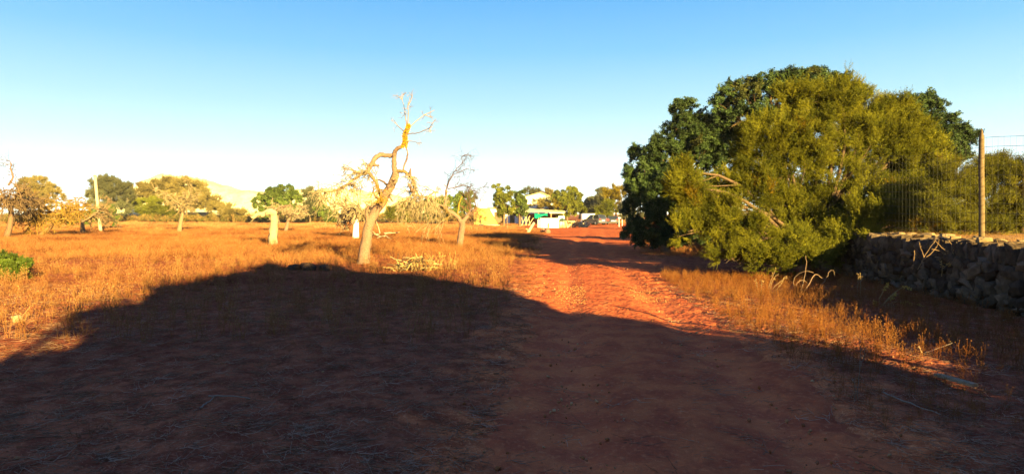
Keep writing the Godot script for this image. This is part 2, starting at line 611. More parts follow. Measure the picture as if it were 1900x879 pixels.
func set_camera_sky_sun() -> void:
	var cam := Camera3D.new()
	cam.name = "camera"
	cam.projection = Camera3D.PROJECTION_FRUSTUM
	cam.near = 0.1
	cam.far = 4000.0
	cam.size = 0.1 * 879.0 / F
	cam.frustum_offset = Vector2(0, -0.1 * (439.5 - 397.0) / F)
	cam.position = Vector3(0, EYE, 0)
	add_child(cam)
	cam.current = true

	var exposure := 6.5
	# clear evening sky: white at the horizon, cyan above it, deeper blue towards the zenith, the same all round
	var keys := [[0.0, Vector3(1.7, 2.0, 1.85)], [3.0, Vector3(1.15, 1.45, 1.5)], [6.0, Vector3(0.82, 1.14, 1.22)], [9.3, Vector3(0.56, 0.92, 1.06)], [14.0, Vector3(0.29, 0.68, 1.02)], [18.3, Vector3(0.175, 0.53, 1.0)], [30.0, Vector3(0.15, 0.38, 0.95)], [55.0, Vector3(0.12, 0.28, 0.84)], [90.0, Vector3(0.11, 0.25, 0.78)]]
	var im := Image.create(128, 1024, false, Image.FORMAT_RGBF)
	for y in 1024:
		var e := 90.0 - (y + 0.5) / 1024.0 * 180.0
		var c := Vector3(0.25, 0.15, 0.09)
		if e >= 0.0:
			for q in keys.size() - 1:
				if e <= keys[q + 1][0]:
					var t: float = (e - keys[q][0]) / (keys[q + 1][0] - keys[q][0])
					c = (keys[q][1] as Vector3).lerp(keys[q + 1][1], t)
					break
		for x in 128:
			im.set_pixel(x, y, Color(c.x, c.y, c.z))
	var sky := PanoramaSkyMaterial.new()
	sky.panorama = ImageTexture.create_from_image(im)
	var env := Environment.new()
	env.background_mode = Environment.BG_SKY
	env.sky = Sky.new()
	env.sky.sky_material = sky
	env.background_energy_multiplier = 1.0 / exposure
	env.tonemap_mode = Environment.TONE_MAPPER_LINEAR
	env.tonemap_exposure = exposure
	env.fog_enabled = true
	env.fog_density = 0.0002
	env.fog_light_color = Color(1.0, 0.97, 0.92)
	env.sdfgi_enabled = true
	env.ssao_enabled = true
	env.ssil_enabled = true
	var we := WorldEnvironment.new()
	we.name = "world_environment"
	we.environment = env
	add_child(we)

	var sun := DirectionalLight3D.new()
	sun.name = "sun"
	sun.light_color = lin(1.0, 0.79, 0.27)
	sun.light_energy = 1.6
	sun.light_angular_distance = 0.5
	sun.shadow_enabled = true
	add_child(sun)
	var az := deg_to_rad(28.0)
	var el := deg_to_rad(14.8)
	var way := Vector3(-sin(az) * cos(el), -sin(el), -cos(az) * cos(el))
	sun.look_at_from_position(-way * 60.0, Vector3.ZERO)


# ---------------------------------------------------------------- ground
func axis(near: float, step: float, far: float) -> Array:
	var out := []
	var x := 0.0
	var s := step
	while x < far:
		out.append(x)
		x += s
		if x > near:
			s *= 1.09
	out.append(far)
	return out

func build_ground() -> void:
	var xs := []
	var side := axis(12.0, 0.13, 2500.0)
	for i in range(side.size() - 1, 0, -1):
		xs.append(-side[i])
	xs.append_array(side)
	var zs := []
	var back := axis(2.0, 0.2, 300.0)
	for i in range(back.size() - 1, 0, -1):
		zs.append(back[i])
	for d in axis(24.0, 0.13, 2500.0):
		zs.append(-d)
	var g := Geo.new()
	var w := xs.size()
	for z in zs:
		for x in xs:
			var p := Vector3(x, hgt(x, z), z)
			if on_road(x, z) > 0.12:
				p.y -= 0.05
			var t := 0.5 + 0.5 * n_patch.get_noise_2d(x, z)
			# dusty track earth spreads into the field's edge in patches
			var spill := smoothstep(-0.45, 0.05, on_road(x, z) + 0.5 * n_mid.get_noise_2d(x * 1.1 + 9.0, z * 1.1) + 0.2 * n_hi.get_noise_2d(x, z)) if absf(z) < 120.0 else 0.0
			g.vert(p, Vector3.UP, ramp(t * 1.3 - 0.1, Color(0.42, 0.42, 0.56), Color(0.64, 0.68, 0.84)).lerp(Color(0.95, 0.92, 0.9), spill))
	for j in zs.size() - 1:
		for i in w - 1:
			var a := j * w + i
			g.tri(a, a + w, a + 1); g.tri(a + 1, a + w, a + w + 1)
	smooth_normals(g, w, zs.size())
	var o := part(self, "ground", g.mesh(M.field), "structure")
	o.set_meta("label", "dry grassland soil of reddish brown earth and straw")

	# the dirt track, widening into the farmyard
	var r := Geo.new()
	var cols := 46
	var d := -11.0
	var rows := 0
	while d < 111.0:
		var c := road_c(d)
		var hw := road_w(d)
		for i in cols:
			var s := i / float(cols - 1) * 2.0 - 1.0
			var edge := 1.14 + 0.34 * n_mid.get_noise_2d(d * 0.5, 40.0 * signf(s)) + 0.3 * n_mid.get_noise_2d(d * 2.0, 70.0 * signf(s)) + 0.16 * n_hi.get_noise_2d(d * 1.6, 90.0 * signf(s))
			var x := c + s * hw * edge
			var z := -d
			var h := hgt(x, z)
			var e := absf(s)
			# two wheel tracks pressed in, a raised middle, edges that dive under the field
			var rut := exp(-pow((absf(x - c) - 0.78) / 0.24, 2.0))
			h += 0.012 - 0.05 * rut * smoothstep(70.0, 40.0, d) + 0.012 * n_hi.get_noise_2d(x, z) - 0.09 * smoothstep(0.7, 1.0, e) + 0.05 * n_hi.get_noise_2d(x * 1.5 + 30.0, z * 1.5) * smoothstep(0.55, 0.85, e)
			var t := 0.5 + 0.5 * n_patch.get_noise_2d(x * 2.0 + 50.0, z * 0.7)
			r.vert(Vector3(x, h, z), Vector3.UP, ramp(t * 0.7 + 0.4 * rut - 0.05, Color(0.68, 0.64, 0.66), Color(1.0, 1.0, 1.0)))
		rows += 1
		d += 0.09 if d < 22.0 else 0.09 + (d - 22.0) * 0.012
	for j in rows - 1:
		for i in cols - 1:
			var a := j * cols + i
			r.tri(a, a + cols, a + 1); r.tri(a + 1, a + cols, a + cols + 1)
	smooth_normals(r, cols, rows)
	o = part(self, "dirt_road", r.mesh(M.road), "structure")
	o.set_meta("label", "red earth track with shallow wheel ruts leading to the farm")

	# the higher ground that the dry stone wall holds back
	var t2 := Geo.new()
	var nx := 60
	var nz := 130
	for j in nz:
		var dd := -12.0 + j * 0.55
		for i in nx:
			var q := i / float(nx - 1)
			var x := wall_x(dd) + 0.12 + pow(q, 2.0) * 70.0
			var y := 1.04 + 0.10 * n_mid.get_noise_2d(x, dd) + 0.5 * q
			if i == 0: y = -0.4
			if i == 1: y = 0.98
			if j == 0 or j >= nz - 1: y = -0.4
			t2.vert(Vector3(x, y, -dd), Vector3.UP, Color(1, 1, 1))
	for j in nz - 1:
		for i in nx - 1:
			var a := j * nx + i
			t2.tri(a, a + nx, a + 1); t2.tri(a + 1, a + nx, a + nx + 1)
	smooth_normals(t2, nx, nz)
	o = part(self, "terrace", t2.mesh(M.terrace), "structure")
	o.set_meta("label", "raised ground held back by the dry stone wall")

	# pale quarry spoil far behind the field
	var hm := Geo.new()
	var prof := [[150, 404], [215, 392], [245, 372], [275, 343], [300, 336], [345, 340], [385, 352], [425, 361], [480, 363], [540, 362], [600, 359], [650, 360], [700, 364], [745, 372], [785, 392], [830, 404]]
	var hw2 := 150
	var hd := 26
	for j in hd:
		var dd := 138.0 + j * 2.4
		for i in hw2:
			var px := 140.0 + i * 700.0 / (hw2 - 1)
			var x := (px - 950.0) / F * 158.0
			var top := ((397.0 - curve_at(prof, px)) / F * 158.0 + EYE) * 1.2
			var f := smoothstep(138.0, 158.0, dd) * (1.0 - 0.7 * smoothstep(166.0, 200.0, dd))
			var rough := 0.9 * n_lo.get_noise_2d(x * 1.6, dd * 1.6) + 0.5 * n_mid.get_noise_2d(x * 0.5, dd * 0.5)
			hm.vert(Vector3(x, -0.3 + maxf(top, 0.0) * f + rough * f * 0.8, -dd), Vector3.UP, Color(1, 1, 1))
	for j in hd - 1:
		for i in hw2 - 1:
			var a := j * hw2 + i
			hm.tri(a, a + hw2, a + 1); hm.tri(a + 1, a + hw2, a + hw2 + 1)
	smooth_normals(hm, hw2, hd)
	o = part(self, "hill", hm.mesh(M.hill), "structure")
	o.set_meta("label", "pale cream quarry ridge behind the field")

func smooth_normals(g: Geo, w: int, h: int) -> void:
	for j in h:
		for i in w:
			var a := g.v[j * w + maxi(i - 1, 0)]
			var b := g.v[j * w + mini(i + 1, w - 1)]
			var c := g.v[maxi(j - 1, 0) * w + i]
			var d := g.v[mini(j + 1, h - 1) * w + i]
			var n := (b - a).cross(d - c)
			if n.length() < 1e-9:
				continue
			n = n.normalized()
			g.n[j * w + i] = n if n.y > 0 else -n


# ---------------------------------------------------------------- dry stone wall and fence
func build_stone_wall() -> void:
	var o := thing("dry_stone_wall", "dark dry stone wall with upright coping slabs beside the track", "wall", Vector3(wall_x(10.0), 0, -10.0))
	var along := Vector3(0.11, 0, -1).normalized()
	var turn := Basis(along, Vector3.UP, along.cross(Vector3.UP))
	var stones := []
	var copings := []
	for k in 8:
		stones.append(stone_mesh(100 + k, 0.55, M.stone, Color(1, 0.76, 0.6) * [0.17, 0.32, 0.46, 0.25][k % 4]))
		copings.append(stone_mesh(140 + k, 0.75, M.stone, Color(1, 0.76, 0.6) * [0.22, 0.33, 0.42, 0.28][k % 4]))
	rng.seed = 77
	var base := o.position
	var far_stones := [Geo.new(), Geo.new()]
	var rows := 5
	var y := 0.0
	var core := Geo.new()
	for seg in 60:
		var d0 := -11.0 + seg * 0.75
		var m := Vector3(wall_x(d0 + 0.375) + 0.32, 0.4, -d0 - 0.375)
		core.box(m - base, Vector3(0.78, 1.0, 0.4), Color(0.3, 0.26, 0.22), turn)
	part(o, "core", core.mesh(M.stone))
	for r in rows:
		var rh := rnd(0.15, 0.2)
		var d := -11.0
		while d < 33.0:
			var near := d > 8.0 and d < 17.6
			var l := lerpf(0.11, 0.42, pow(rng.randf(), 1.6)) * (1.0 if near else 1.8)
			var hh := rh * rnd(0.85, 1.2)
			var p := Vector3(wall_x(d + l * 0.5) + rnd(-0.06, 0.03) + 0.11, y + rh * 0.5 + rnd(-0.05, 0.05), -(d + l * 0.5)) - base
			var b := turn * Basis(Vector3.BACK, rnd(-0.6, 0.6)) * Basis(Vector3.UP, rnd(-0.2, 0.2))
			b = b * Basis.from_scale(Vector3(l * 1.1, hh * rnd(0.95, 1.35), rnd(0.28, 0.38)))
			if near:
				var s := part(o, "stone", stones[rng.randi() % 8])
				s.transform = Transform3D(b, p)
			else:
				add_copy(far_stones[0], stones[rng.randi() % 8], Transform3D(b, p))
			d += l
		y += rh * 0.93
	var dc := -11.0
	while dc < 33.0:
		var near := dc > 8.0 and dc < 17.6
		var l := rnd(0.09, 0.19) * (1.0 if near else 1.7)
		var hh := rnd(0.26, 0.36)
		var b := turn * Basis(Vector3.BACK, rnd(-0.16, 0.1)) * Basis(Vector3.UP, rnd(-0.1, 0.1))
		b = b * Basis.from_scale(Vector3(l * 0.98, hh, rnd(0.36, 0.46)))
		var p := Vector3(wall_x(dc + l * 0.5) + 0.17 + rnd(-0.03, 0.03), y - 0.03 + hh * 0.5, -(dc + l * 0.5)) - base
		if near:
			var s := part(o, "coping_slab", copings[rng.randi() % 8])
			s.transform = Transform3D(b, p)
		else:
			add_copy(far_stones[1], copings[rng.randi() % 8], Transform3D(b, p))
		dc += l
	part(o, "far_rubble", far_stones[0].mesh(M.stone), "stuff")
	part(o, "far_coping", far_stones[1].mesh(M.stone), "stuff")
	# loose rubble lying on the wall top
	var pale := []
	for k in 5:
		pale.append(stone_mesh(180 + k, 0.5, M.pale_stone, Color(0.42, 0.33, 0.26)))
	rng.seed = 78
	for k in 54:
		var d := rnd(9.2, 17.0)
		var s := part(o, "loose_stone", pale[k % 5])
		var z := rnd(0.06, 0.16)
		s.transform = Transform3D(Basis(Vector3.UP, rnd(0, TAU)) * Basis.from_scale(Vector3(z * 1.6, z * 0.7, z * 1.2)), Vector3(wall_x(d) + rnd(0.25, 0.6), 1.1 + rnd(-0.01, 0.06), -d) - base)

func add_copy(g: Geo, m: ArrayMesh, t: Transform3D) -> void:
	var arr := m.surface_get_arrays(0)
	var vs: PackedVector3Array = arr[Mesh.ARRAY_VERTEX]
	var ns: PackedVector3Array = arr[Mesh.ARRAY_NORMAL]
	var cs: PackedColorArray = arr[Mesh.ARRAY_COLOR]
	var ii: PackedInt32Array = arr[Mesh.ARRAY_INDEX]
	var k := g.v.size()
	var nb := t.basis.inverse().transposed()
	for i in vs.size():
		g.vert(t * vs[i], (nb * ns[i]).normalized(), cs[i])
	for i in ii:
		g.ix.append(k + i)

func build_fence() -> void:
	var fx := func(d: float) -> float: return wall_x(d) + 0.36
	var foot := Vector3(fx.call(11.6), 1.06, -11.6)
	var o := thing("wire_fence", "wire mesh fence with a pointed wooden post standing along the wall top", "fence", foot)
	for d in [1.0, 4.55, 8.1, 11.6, 18.7]:
		var base := Vector3(fx.call(d), 1.0, -d) - foot
		var g := Geo.new()
		var lean := Vector3(rnd(-0.02, 0.02), 0, rnd(-0.02, 0.02)) * (0.0 if d == 11.6 else 1.0)
		g.tube(PackedVector3Array([base, base + Vector3(0.004, 0.7, 0) + lean * 0.3, base + Vector3(-0.004, 1.4, 0) + lean * 0.7, base + Vector3(0, 1.93, 0) + lean, base + Vector3(0, 2.0, 0) + lean, base + Vector3(0.0, 2.13, 0) + lean]),
			PackedFloat32Array([0.047, 0.047, 0.045, 0.044, 0.036, 0.007]), 12, Color(0.34, 0.3, 0.26), 0.03)
		part(o, "post", g.mesh(M.wood))
	var w := Geo.new()
	var grey := Color(0.06, 0.055, 0.05)
	var sag := func(d: float) -> float: return 0.05 * sin(d * 1.7) - 0.03 * sin((d - 11.6) / 4.0 * PI) * sin((d - 11.6) / 4.0 * PI)
	for k in 12:
		var pts := PackedVector3Array()
		var rad := PackedFloat32Array()
		var d := 5.0
		while d < 20.0:
			pts.append(Vector3(fx.call(d) + 0.06 + 0.01 * sin(d * 3.0 + k), 1.12 + k * 0.165 + sag.call(d) * k / 11.0, -d) - foot)
			rad.append(0.0034)
			d += 0.3
		w.tube(pts, rad, 4, grey, 0.0, false)
	var dv := 5.0
	while dv < 20.0:
		var p0 := Vector3(fx.call(dv) + 0.06, 1.05, -dv) - foot
		var p1 := Vector3(fx.call(dv) + 0.065, 1.12 + 1.815 + sag.call(dv), -dv) - foot
		w.tube(PackedVector3Array([p0, p1]), PackedFloat32Array([0.0014, 0.0014]), 3, grey, 0.0, false)
		dv += 0.16
	part(o, "wire_mesh", w.mesh(M.plain), "stuff")


# ---------------------------------------------------------------- the trees by the track
func build_near_trees() -> void:
	var cs := carob_spray(900, 0.075)
	var os := olive_spray(910, 0.05)
	var os2 := olive_spray(911, 0.045, 6)
	M.carob_spray = cs
	M.olive_spray = os
	rng.seed = 301
	var ca := Color(0.02, 0.034, 0.012)
	var cb := Color(0.05, 0.07, 0.02)
	leafy_tree("carob_tree", "dark carob tree at the track edge left of the yellow green olive", "tree", 1235, 27.0,
		[[1195, 330, 34, 34], [1180, 300, 18, 22, 1.0], [1225, 285, 30, 28], [1265, 245, 34, 30], [1270, 208, 20, 22], [1310, 235, 30, 24], [1190, 385, 28, 38], [1235, 350, 45, 42], [1220, 420, 34, 22],
		[1300, 300, 45, 45], [1345, 255, 34, 30], [1280, 370, 45, 40, -1.0], [1350, 330, 45, 55], [1175, 425, 12, 14], [1290, 425, 40, 22], [1200, 440, 30, 12], [1240, 442, 36, 14], [1185, 442, 20, 10], [1225, 448, 30, 10], [1275, 445, 36, 14], [1215, 370, 40, 40], [1330, 400, 44, 40], [1245, 305, 38, 34], [1290, 270, 36, 32], [1205, 355, 36, 36], [1325, 260, 34, 32]], cs, 62.0, 0.28, ca, cb, 0.2, "tall carob trees behind the wall")
	leafy_tree("carob_tree", "tallest carob crown rising above and behind the olive", "tree", 1450, 26.0,
		[[1350, 195, 26, 20], [1385, 175, 32, 24], [1375, 225, 36, 26], [1425, 158, 28, 20], [1440, 190, 40, 30], [1470, 149, 24, 16], [1500, 147, 26, 16], [1545, 155, 28, 14], [1580, 166, 14, 11], [1500, 175, 50, 30], [1420, 260, 50, 45], [1560, 190, 40, 30]], cs, 58.0, 0.28, ca, cb * 1.1, 0.24, "tall carob trees behind the wall")
	leafy_tree("carob_tree", "rounded carob crown showing right of the olive near the fence post", "tree", 1690, 26.0,
		[[1690, 205, 26, 20], [1715, 230, 24, 22], [1745, 245, 24, 18], [1772, 262, 22, 18], [1765, 290, 26, 16], [1735, 275, 34, 26], [1690, 270, 44, 50], [1650, 230, 40, 40], [1690, 350, 60, 60], [1755, 232, 24, 16], [1785, 258, 22, 18], [1780, 285, 22, 16], [1725, 200, 22, 18], [1760, 265, 34, 24], [1700, 195, 20, 16]], cs, 58.0, 0.28, ca * 1.1, cb * 1.15, 0.22, "tall carob trees behind the wall", 1.0)
	leafy_tree("wild_olive_tree", "broad wild olive with yellow green foliage overhanging the stone wall", "tree", 1500, 17.6,
		[[1500, 195, 40, 32], [1465, 190, 26, 22], [1560, 185, 40, 32], [1610, 205, 36, 30], [1660, 215, 34, 28], [1690, 255, 36, 34], [1725, 285, 28, 34], [1440, 240, 36, 30], [1400, 295, 34, 34], [1390, 260, 18, 24], [1500, 260, 55, 50], [1575, 260, 55, 50], [1640, 290, 55, 50],
		[1460, 320, 50, 45], [1540, 340, 60, 50], [1620, 360, 60, 45], [1690, 345, 46, 46], [1265, 350, 26, 26, -0.6], [1265, 325, 10, 18, -0.6], [1300, 380, 30, 24, -0.6], [1275, 430, 32, 22, -1.0], [1330, 420, 34, 28, -1.0], [1345, 400, 24, 26, -1.2], [1390, 440, 46, 34, -1.2], [1340, 462, 40, 20, -1.4], [1410, 478, 46, 22, -1.6], [1470, 460, 46, 30, -1.2], [1530, 440, 46, 36, -0.8],
		[1390, 370, 46, 40], [1460, 390, 50, 44], [1570, 420, 46, 36], [1640, 410, 40, 26], [1360, 480, 34, 14, -1.6], [1440, 490, 40, 12, -1.7], [1500, 480, 46, 18, -1.4], [1560, 460, 40, 26, -0.8], [1700, 400, 44, 34, -0.5], [1600, 250, 60, 50], [1450, 280, 60, 50], [1530, 230, 60, 40], [1650, 260, 60, 44], [1310, 400, 40, 34], [1420, 350, 60, 50], [1510, 400, 60, 50], [1735, 330, 26, 36], [1625, 395, 46, 34, -1.6], [1680, 385, 44, 34, -1.6], [1590, 440, 40, 24, -1.6], [1650, 415, 40, 18, -1.8], [1715, 370, 34, 36, -1.4]], os, 84.0, 0.27, Color(0.05, 0.056, 0.009), Color(0.165, 0.145, 0.014), 0.2, "", -99.0, 0.8)
	# shrubs on the terrace behind the fence
	var sa := Color(0.062, 0.064, 0.012)
	var sb := Color(0.15, 0.13, 0.02)
	leafy_tree("shrub", "thin olive brown shrub behind the wire mesh left of the pointed post", "shrub", 1770, 14.6, [[1770, 330, 28, 24], [1755, 365, 38, 30], [1790, 375, 32, 36], [1745, 410, 38, 26], [1730, 380, 26, 26], [1790, 428, 34, 16], [1720, 428, 30, 14]], os2, 120.0, 0.24, sa, sb, 0.04, "shrubs behind the wire fence", 1.05, 0.9)
	leafy_tree("shrub", "olive brown shrub behind the wire mesh just right of the pointed post", "shrub", 1850, 15.2, [[1840, 322, 26, 26], [1868, 340, 30, 34], [1835, 375, 34, 40], [1870, 405, 36, 28], [1840, 426, 34, 16], [1885, 428, 30, 14]], os2, 120.0, 0.24, sa, sb, 0.04, "shrubs behind the wire fence", 1.05, 0.9)
	leafy_tree("shrub", "olive brown shrub at the right edge behind the wire mesh", "shrub", 1910, 15.0, [[1902, 320, 28, 26], [1915, 355, 38, 40], [1900, 400, 38, 32], [1960, 360, 36, 40]], os2, 120.0, 0.24, sa, sb, 0.04, "shrubs behind the wire fence", 1.05, 0.9)
	leafy_tree("shrub", "low dark green shrub on the wall top under the olive", "shrub", 1640, 16.6, [[1620, 420, 30, 16], [1665, 415, 30, 18], [1700, 420, 22, 14]], os2, 34.0, 0.24, Color(0.04, 0.05, 0.014), Color(0.08, 0.082, 0.02), 0.04, "shrubs behind the wire fence", 1.02, 0.8)
	# unseen brush added on the wall top so its shade widens the wall's own
	rng.seed = 315
	for k in 11:
		var dd := -6.0 + k * 1.4
		var bo := thing("added_low_brush", "unseen low brush added for its shade on the wall top beyond the right edge, %s from the post" % ["twelfth", "eleventh", "tenth", "ninth", "eighth", "seventh", "sixth", "fifth", "fourth", "third", "second"][k], "brush", Vector3(wall_x(dd) + 0.45, 1.02, -dd), "added low brush along the wall top")
		var bc := []
		for j in 3:
			bc.append([Vector3(rnd(-0.1, 0.2), rnd(0.2, 0.3), rnd(-0.5, 0.5)), Vector3(0.32, rnd(0.26, 0.36), 0.7)])
		limbs(bo, Vector3(0, 0.02, 0), bc, 0.015, Color(0.6, 0.54, 0.48))
		crown(bo, bc, os2, 150.0, 0.17, sa, sb, 0.8)
	# the big carob behind the photographer, whose shadow covers the foreground
	rng.seed = 320
	var o := thing("carob_tree", "big dense carob behind the viewpoint that shades the foreground", "tree", Vector3(4.9, 0, 5.4), "")
	var cl := []
	var az := deg_to_rad(28.0)
	var u_dir := Vector3(cos(az), 0, -sin(az))
	var v_dir := Vector3(-sin(az), 0, -cos(az))
	for a in [[-0.7, 2.9, 0.95], [-0.2, 3.75, 0.95], [0.6, 4.7, 1.0], [1.4, 5.45, 1.0], [2.5, 5.7, 1.05], [3.5, 5.55, 1.0], [4.3, 5.0, 0.95], [4.5, 4.1, 0.95], [4.8, 3.1, 0.95], [5.2, 2.3, 0.9], [1.0, 3.6, 1.4], [2.4, 4.4, 1.5], [3.4, 3.8, 1.5], [2.2, 2.8, 1.5], [0.3, 2.2, 1.2], [3.8, 2.4, 1.3], [-1.0, 2.0, 0.9], [4.8, 1.7, 1.0]]:
		cl.append([u_dir * a[0] + v_dir * (-7.0 + rnd(-0.8, 0.8)) + Vector3(0, a[1], 0) - o.position, Vector3(a[2], a[2], 2.0)])
	var tg := Geo.new()
	tg.tube(PackedVector3Array([Vector3(0, -0.2, 0), Vector3(0.1, 1.0, 0), Vector3(0, 2.0, 0.1)]), PackedFloat32Array([0.42, 0.34, 0.3]), 10, Color(0.75, 0.68, 0.6), 0.08)
	part(o, "trunk", tg.mesh(M.bark))
	limbs(o, Vector3(0, 2.0, 0.1), cl, 0.16, Color(0.7, 0.64, 0.58))
	for c in cl.duplicate():
		for k in 3:
			var r: Vector3 = c[1]
			var dir := rdir()
			dir.y = absf(dir.y)
			cl.append([(c[0] as Vector3) + dir * r * rnd(1.0, 1.3), Vector3.ONE * rnd(0.18, 0.4)])
	crown(o, cl, cs, 46.0, 0.42, ca, cb)


# ---------------------------------------------------------------- bare trees of the field
func build_bare_trees() -> void:
	rng.seed = 401
	var grp := "dead trees standing in the field"
	var bark := Color(1.0, 0.86, 0.86)
	var pale := Color(0.27, 0.195, 0.115)
	var gold := Color(0.26, 0.15, 0.025)
	var d := 21.2
	var foot := on_ground(675, d)
	var o := thing("dead_tree", "tallest bare dead tree with a leaning trunk and yellow lichen near its top", "tree", foot, grp)
	var trunk := px_limb(o, "trunk", [[674, 494], [676, 470], [680, 445], [684, 420], [694, 396, 0.1], [710, 372, 0.2], [724, 345, 0.2], [734, 322, 0.1]], [26, 21, 19, 18, 17, 16, 15, 14], d, foot, M.bark, bark, 16, 0.015, 0.11)
	var mast := px_limb(o, "branch", [[734, 324, 0.1], [731, 308, 0.1], [731, 292, 0.05], [733, 280], [741, 274, -0.1], [749, 270, -0.15]], [12.8, 9.6, 8.8, 8, 7.2, 5.6], d, foot, M.bark, bark, 9)
	px_limb(o, "lichen_branch", [[749, 271, -0.15], [750, 262, -0.15], [753, 248, -0.2], [755, 236, -0.2], [756, 230, -0.2]], [7.2, 7.2, 4.8, 4.8, 3.2], d, foot, M.bark, Color(1.0, 0.75, 0.35), 8, 0.012, 0.25)
	var tw := Geo.new()
	# yellow lichen crusts
	var lc := Geo.new()
	for k in 1000:
		var t := rng.randf()
		var p := at(749, 271, d - 0.15).lerp(at(756, 231, d - 0.2), t) - foot + Vector3(0.03 * sin(t * 9.0), 0, 0)
		var out := rdir()
		var ld := (out + rdir() * 0.8).normalized()
		lc.leaf(p + out * lerpf(0.075, 0.045, t), ld, ld.cross(rdir()).normalized(), rnd(0.025, 0.06), rnd(0.025, 0.045), Color(0.40, 0.24, 0.006) * rnd(0.5, 1.2))
	part(o, "lichen", lc.mesh(M.twig), "stuff")
	var grey := Color(0.22, 0.15, 0.12)
	for a in [[[755, 234, -0.2], [752, 215, -0.1], [750, 200, 0.0], [745, 184, 0.1]], [[756, 232, -0.2], [757, 212, -0.3], [757, 195, -0.4], [760, 180, -0.5]], [[745, 184, 0.1], [741, 180, 0.1]], [[745, 184, 0.1], [749, 174, 0.1]], [[757, 238, -0.2], [772, 225, 0.1], [788, 213, 0.3], [806, 204, 0.5]], [[757, 248, -0.2], [775, 246, -0.5], [795, 238, -0.8], [800, 232, -0.9], [809, 220, -1.0]],
			[[753, 245, -0.2], [742, 238, 0.2], [735, 229, 0.4], [730, 222, 0.5]], [[752, 262, -0.2], [765, 262, -0.3], [775, 264, -0.5]], [[757, 195, -0.4], [762, 186, -0.4], [765, 176, -0.4]], [[788, 213, 0.3], [800, 217, 0.3]], [[795, 238, -0.8], [800, 246, -0.8]]]:
		var pts := px_path(a, d, foot, 0.01)
		tw.tube(pts, taper(pts.size(), 0.02, 0.008), 5, grey)
		twigs(tw, pts, 3, 0.35, 0.006, 0.0, grey, 0.3, 1)
	var left := px_limb(o, "branch", [[731, 288, 0.05], [720, 289, 0.1], [708, 287, 0.1], [698, 291, 0.0], [689, 304, -0.1], [681, 318, -0.2], [670, 323, -0.3], [655, 318, -0.4]], [8.8, 8, 8.8, 8.8, 8.8, 8, 6.4, 4], d, foot, M.bark, bark, 8, 0.012, 0.12)
	var left2 := px_limb(o, "branch", [[681, 318, -0.2], [690, 328, -0.3], [699, 342, -0.4], [703, 356, -0.4], [706, 366, -0.3]], [6.4, 6.4, 5.6, 4.8, 2.4], d, foot, M.bark, Color(1.0, 0.85, 0.65), 7, 0.012, 0.15)
	var left3 := px_limb(o, "branch", [[672, 322, -0.3], [655, 334, -0.6], [638, 346, -0.8], [620, 354, -0.9], [604, 356, -1.0]], [5.6, 4.8, 4.8, 4, 1.6], d, foot, M.bark, Color(1.1, 0.9, 0.6), 7, 0.012, 0.12)
	var right := px_limb(o, "branch", [[736, 318, 0.1], [748, 318, 0.0], [760, 326, -0.1], [768, 340, -0.2], [767, 356, -0.3], [758, 368, -0.4], [750, 374, -0.4]], [7.2, 6.4, 5.6, 5.6, 4.8, 4, 2.4], d, foot, M.bark, Color(1.05, 0.9, 0.6), 7, 0.012, 0.15)
	var right2 := px_limb(o, "branch", [[748, 318, 0.0], [750, 306, 0.1], [755, 292, 0.0], [756, 282, -0.1], [752, 271, -0.15]], [3.2, 3.2, 3.2, 2.4, 2.4], d, foot, M.bark, bark, 6)
	var right3 := px_limb(o, "branch", [[764, 362, -0.3], [776, 364, -0.2], [790, 366, 0.0], [803, 358, 0.2], [812, 355, 0.3]], [4, 4, 3.2, 3.2, 1.6], d, foot, M.bark, bark, 6)
	px_limb(o, "branch", [[683, 424, 0.0], [681, 404, -0.1], [680, 392, -0.15], [684, 382, -0.2]], [8.8, 7.2, 5.6, 2.4], d, foot, M.bark, bark, 7)
	px_limb(o, "branch", [[708, 375, 0.2], [698, 366, 0.3], [692, 356, 0.4], [694, 346, 0.5]], [5.6, 4, 3.2, 1.6], d, foot, M.bark, bark, 6)
	px_limb(o, "branch", [[722, 346, 0.2], [712, 338, 0.4], [700, 333, 0.5], [690, 338, 0.6]], [5, 4, 3, 2], d, foot, M.bark, bark * 0.7, 6)
	for a in [[trunk, 0.35], [trunk, 0.62], [trunk, 0.8], [mast, 0.4], [left, 0.45], [left, 0.6], [left3, 0.4], [right, 0.35], [right, 0.7]]:
		var limb: PackedVector3Array = a[0]
		var q := limb[int(a[1] * (limb.size() - 1))]
		var sd := (rdir() * Vector3(1, 0.6, 1) + Vector3(0, 0.3, 0)).normalized()
		var sg := Geo.new()
		sg.tube(PackedVector3Array([q, q + sd * 0.16, q + sd * rnd(0.22, 0.34) + Vector3(0, rnd(-0.04, 0.06), 0)]), PackedFloat32Array([0.07, 0.04, 0.022]), 7, bark * 0.85, 0.15)
		part(o, "broken_stub", sg.mesh(M.bark))
	twigs(tw, left, 22, 0.55, 0.013, 0.07, pale, 0.5)
	twigs(tw, left2, 12, 0.45, 0.011, 0.12, gold, 0.4)
	twigs(tw, left3, 32, 0.7, 0.012, 0.14, pale, 0.1)
	twigs(tw, right, 36, 0.6, 0.012, 0.16, pale, 0.2)
	twigs(tw, right3, 26, 0.9, 0.011, 0.24, pale, 0.1)
	twigs(tw, mast, 3, 0.4, 0.008, 0.0, grey, 0.3, 1)
	twigs(tw, trunk, 4, 0.4, 0.008, 0.1, grey, 0.6, 1)
	part(o, "twigs", tw.mesh(M.twig), "stuff")

	# broken pale trunk with a hooked limb
	d = 33.0
	foot = on_ground(505, d)
	o = thing("broken_tree", "stout pale broken trunk with a limb hooked to the left", "tree", foot, grp)
	px_limb(o, "trunk", [[506, 462], [506, 445], [507, 425], [508, 405], [503, 396]], [18, 16, 15, 14, 10], d, foot, M.pale_bark, Color(0.9, 0.86, 0.84), 12, 0.03, 0.16)
